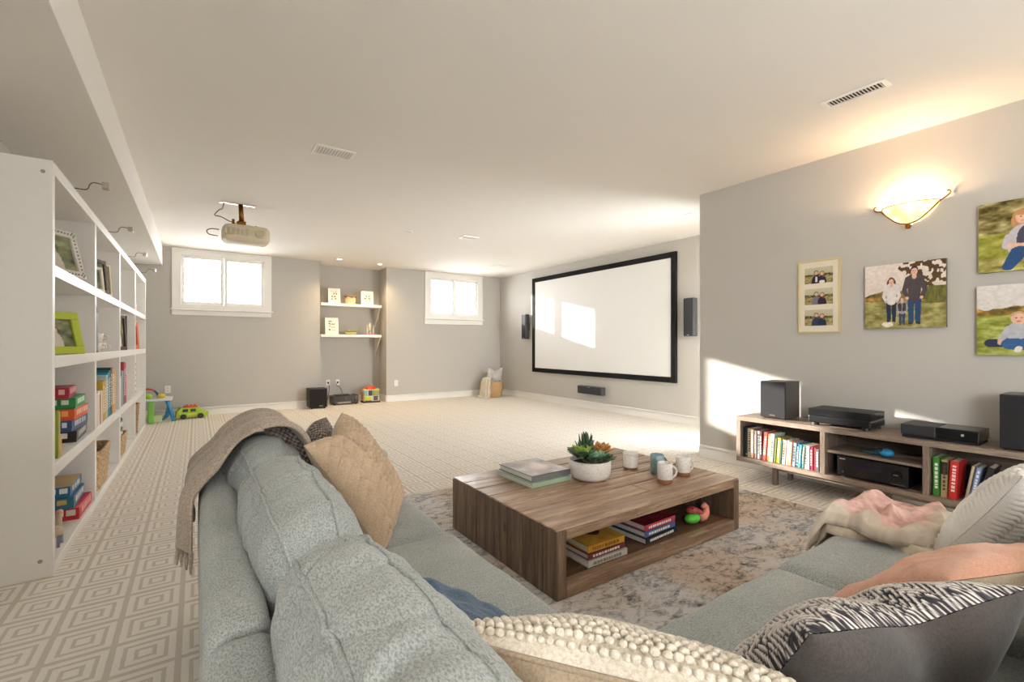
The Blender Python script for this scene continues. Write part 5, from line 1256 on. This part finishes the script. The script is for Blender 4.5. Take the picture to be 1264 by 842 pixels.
# pink and cream blanket on the right end: an uneven heap with rolled folds
t = thing('throw_blanket', 'fluffy pink and cream blanket bunched on the right end of the sofa', 'blanket', (0, 0, 0))
def blanket_sheet(name, x0, x1, y0, y1, base_z, seed, edge, colfn, nx=120, ny=100, warp=.03, hmax=.055, dropx=2.385, dropy=.80):
    u = np.linspace(0, 1, nx); U, V = np.meshgrid(u, np.linspace(0, 1, ny), indexing='ij')
    X = x0 + (x1 - x0) * U + warp * (fbm(U, V, seed, 3, 2) - .5) * 2 + .02 * np.sin(V * 9 + seed); Y = y0 + (y1 - y0) * V + warp * (fbm(U, V, seed + 3, 3, 2) - .5) * 2 + .025 * np.sin(U * 8 + seed * 2)
    r1 = .5 + .5 * np.sin((U * 1.2 + V * 2.6 + .8 * fbm(U, V, seed + 7, 2.2, 2)) * np.pi * 2.2); r2 = .5 + .5 * np.sin((V * 1.6 - U * 2.2 + .8 * fbm(U, V, seed + 9, 2.4, 2)) * np.pi * 2.0)
    h = hmax * (.6 * r1 + .5 * r2 * r1 + .25 * r2) + .012 * fbm(U, V, seed + 11, 9, 2)
    ed = np.minimum(np.minimum(U, 1 - U), np.minimum(V, 1 - V)); rim = np.clip(ed / .035, 0, 1) ** .5
    Z = base_z + .012 + (h + .022) * rim - .006 * (1 - rim)
    bell = lambda d: np.where(d > 0, 1.7 * d + 6 * d * d, 0)
    Z = Z - np.minimum(bell(X - dropx) , .3) - np.minimum(bell(Y - dropy), .3)
    fz = .0025 * (vnoise(U * 60, V * 60, seed) - .5)
    grid_mesh(name, np.stack([X, Y, Z + fz], -1), BLK, t, colfn(U, V), thick=.012)
BLK = vcol('fluffy_fleece', .97, .9, 160, .1)
def bc1(U, V):
    n_ = fbm(U, V, 31, 22, 3)[..., None]; ed = np.minimum(np.minimum(U, 1 - U), np.minimum(V, 1 - V))
    s_ = np.clip((ed - .10) / .06, 0, 1)[..., None]; pk_ = np.array([206, 168, 158]) + (n_ - .5) * 60; cr = np.array([204, 190, 172]) + (n_ - .5) * 40; return linarr(cr * (1 - s_) + pk_ * s_)
def bc2(U, V):
    n_ = fbm(U, V, 37, 22, 3)[..., None]; return linarr(np.array([202, 188, 168]) + (n_ - .5) * 44)
blanket_sheet('lower_fold', 2.0, 2.50, .44, .84, .42, 4, 0, bc2, hmax=.014)
blanket_sheet('upper_fold', 1.99, 2.50, .50, .86, .456, 8, 0, bc1, hmax=.034)
# corner basket throw
t = thing('throw_blanket', 'cream throw hanging over the left side of the corner basket', 'blanket', (5.36, 8.64, 0))
path = smoothpath([(.05, .40), (-.04, .425), (-.13, .43), (-.22, .40), (-.25, .3), (-.255, .18), (-.27, .06), (-.31, .016), (-.38, .012)], 50)
S, Tt = np.meshgrid(np.arange(50), np.linspace(0, 1, 60), indexing='ij'); sv = S / 49
a = path[S, 0]; z = path[S, 1]; ang = (Tt - .5) * 1.7 - .65
rad = -a + .018 * np.sin(Tt * 2 * np.pi * 6 + sv) * np.clip((sv - .2) * 2, 0, 1)
ca = np.array([np.cos(math.pi + .15 + (Tt - .5) * 1.35), np.sin(math.pi + .15 + (Tt - .5) * 1.35)])
X = np.where(rad > 0, rad * ca[0], rad * ca[0]); Y = rad * ca[1]
grid_mesh('cloth', np.stack([X, Y, z + .006 * np.sin(Tt * 20)], -1), fabric('cream_cotton', '#d8cbb6', '#ebe0cd', 200, .3), t, thick=.006)
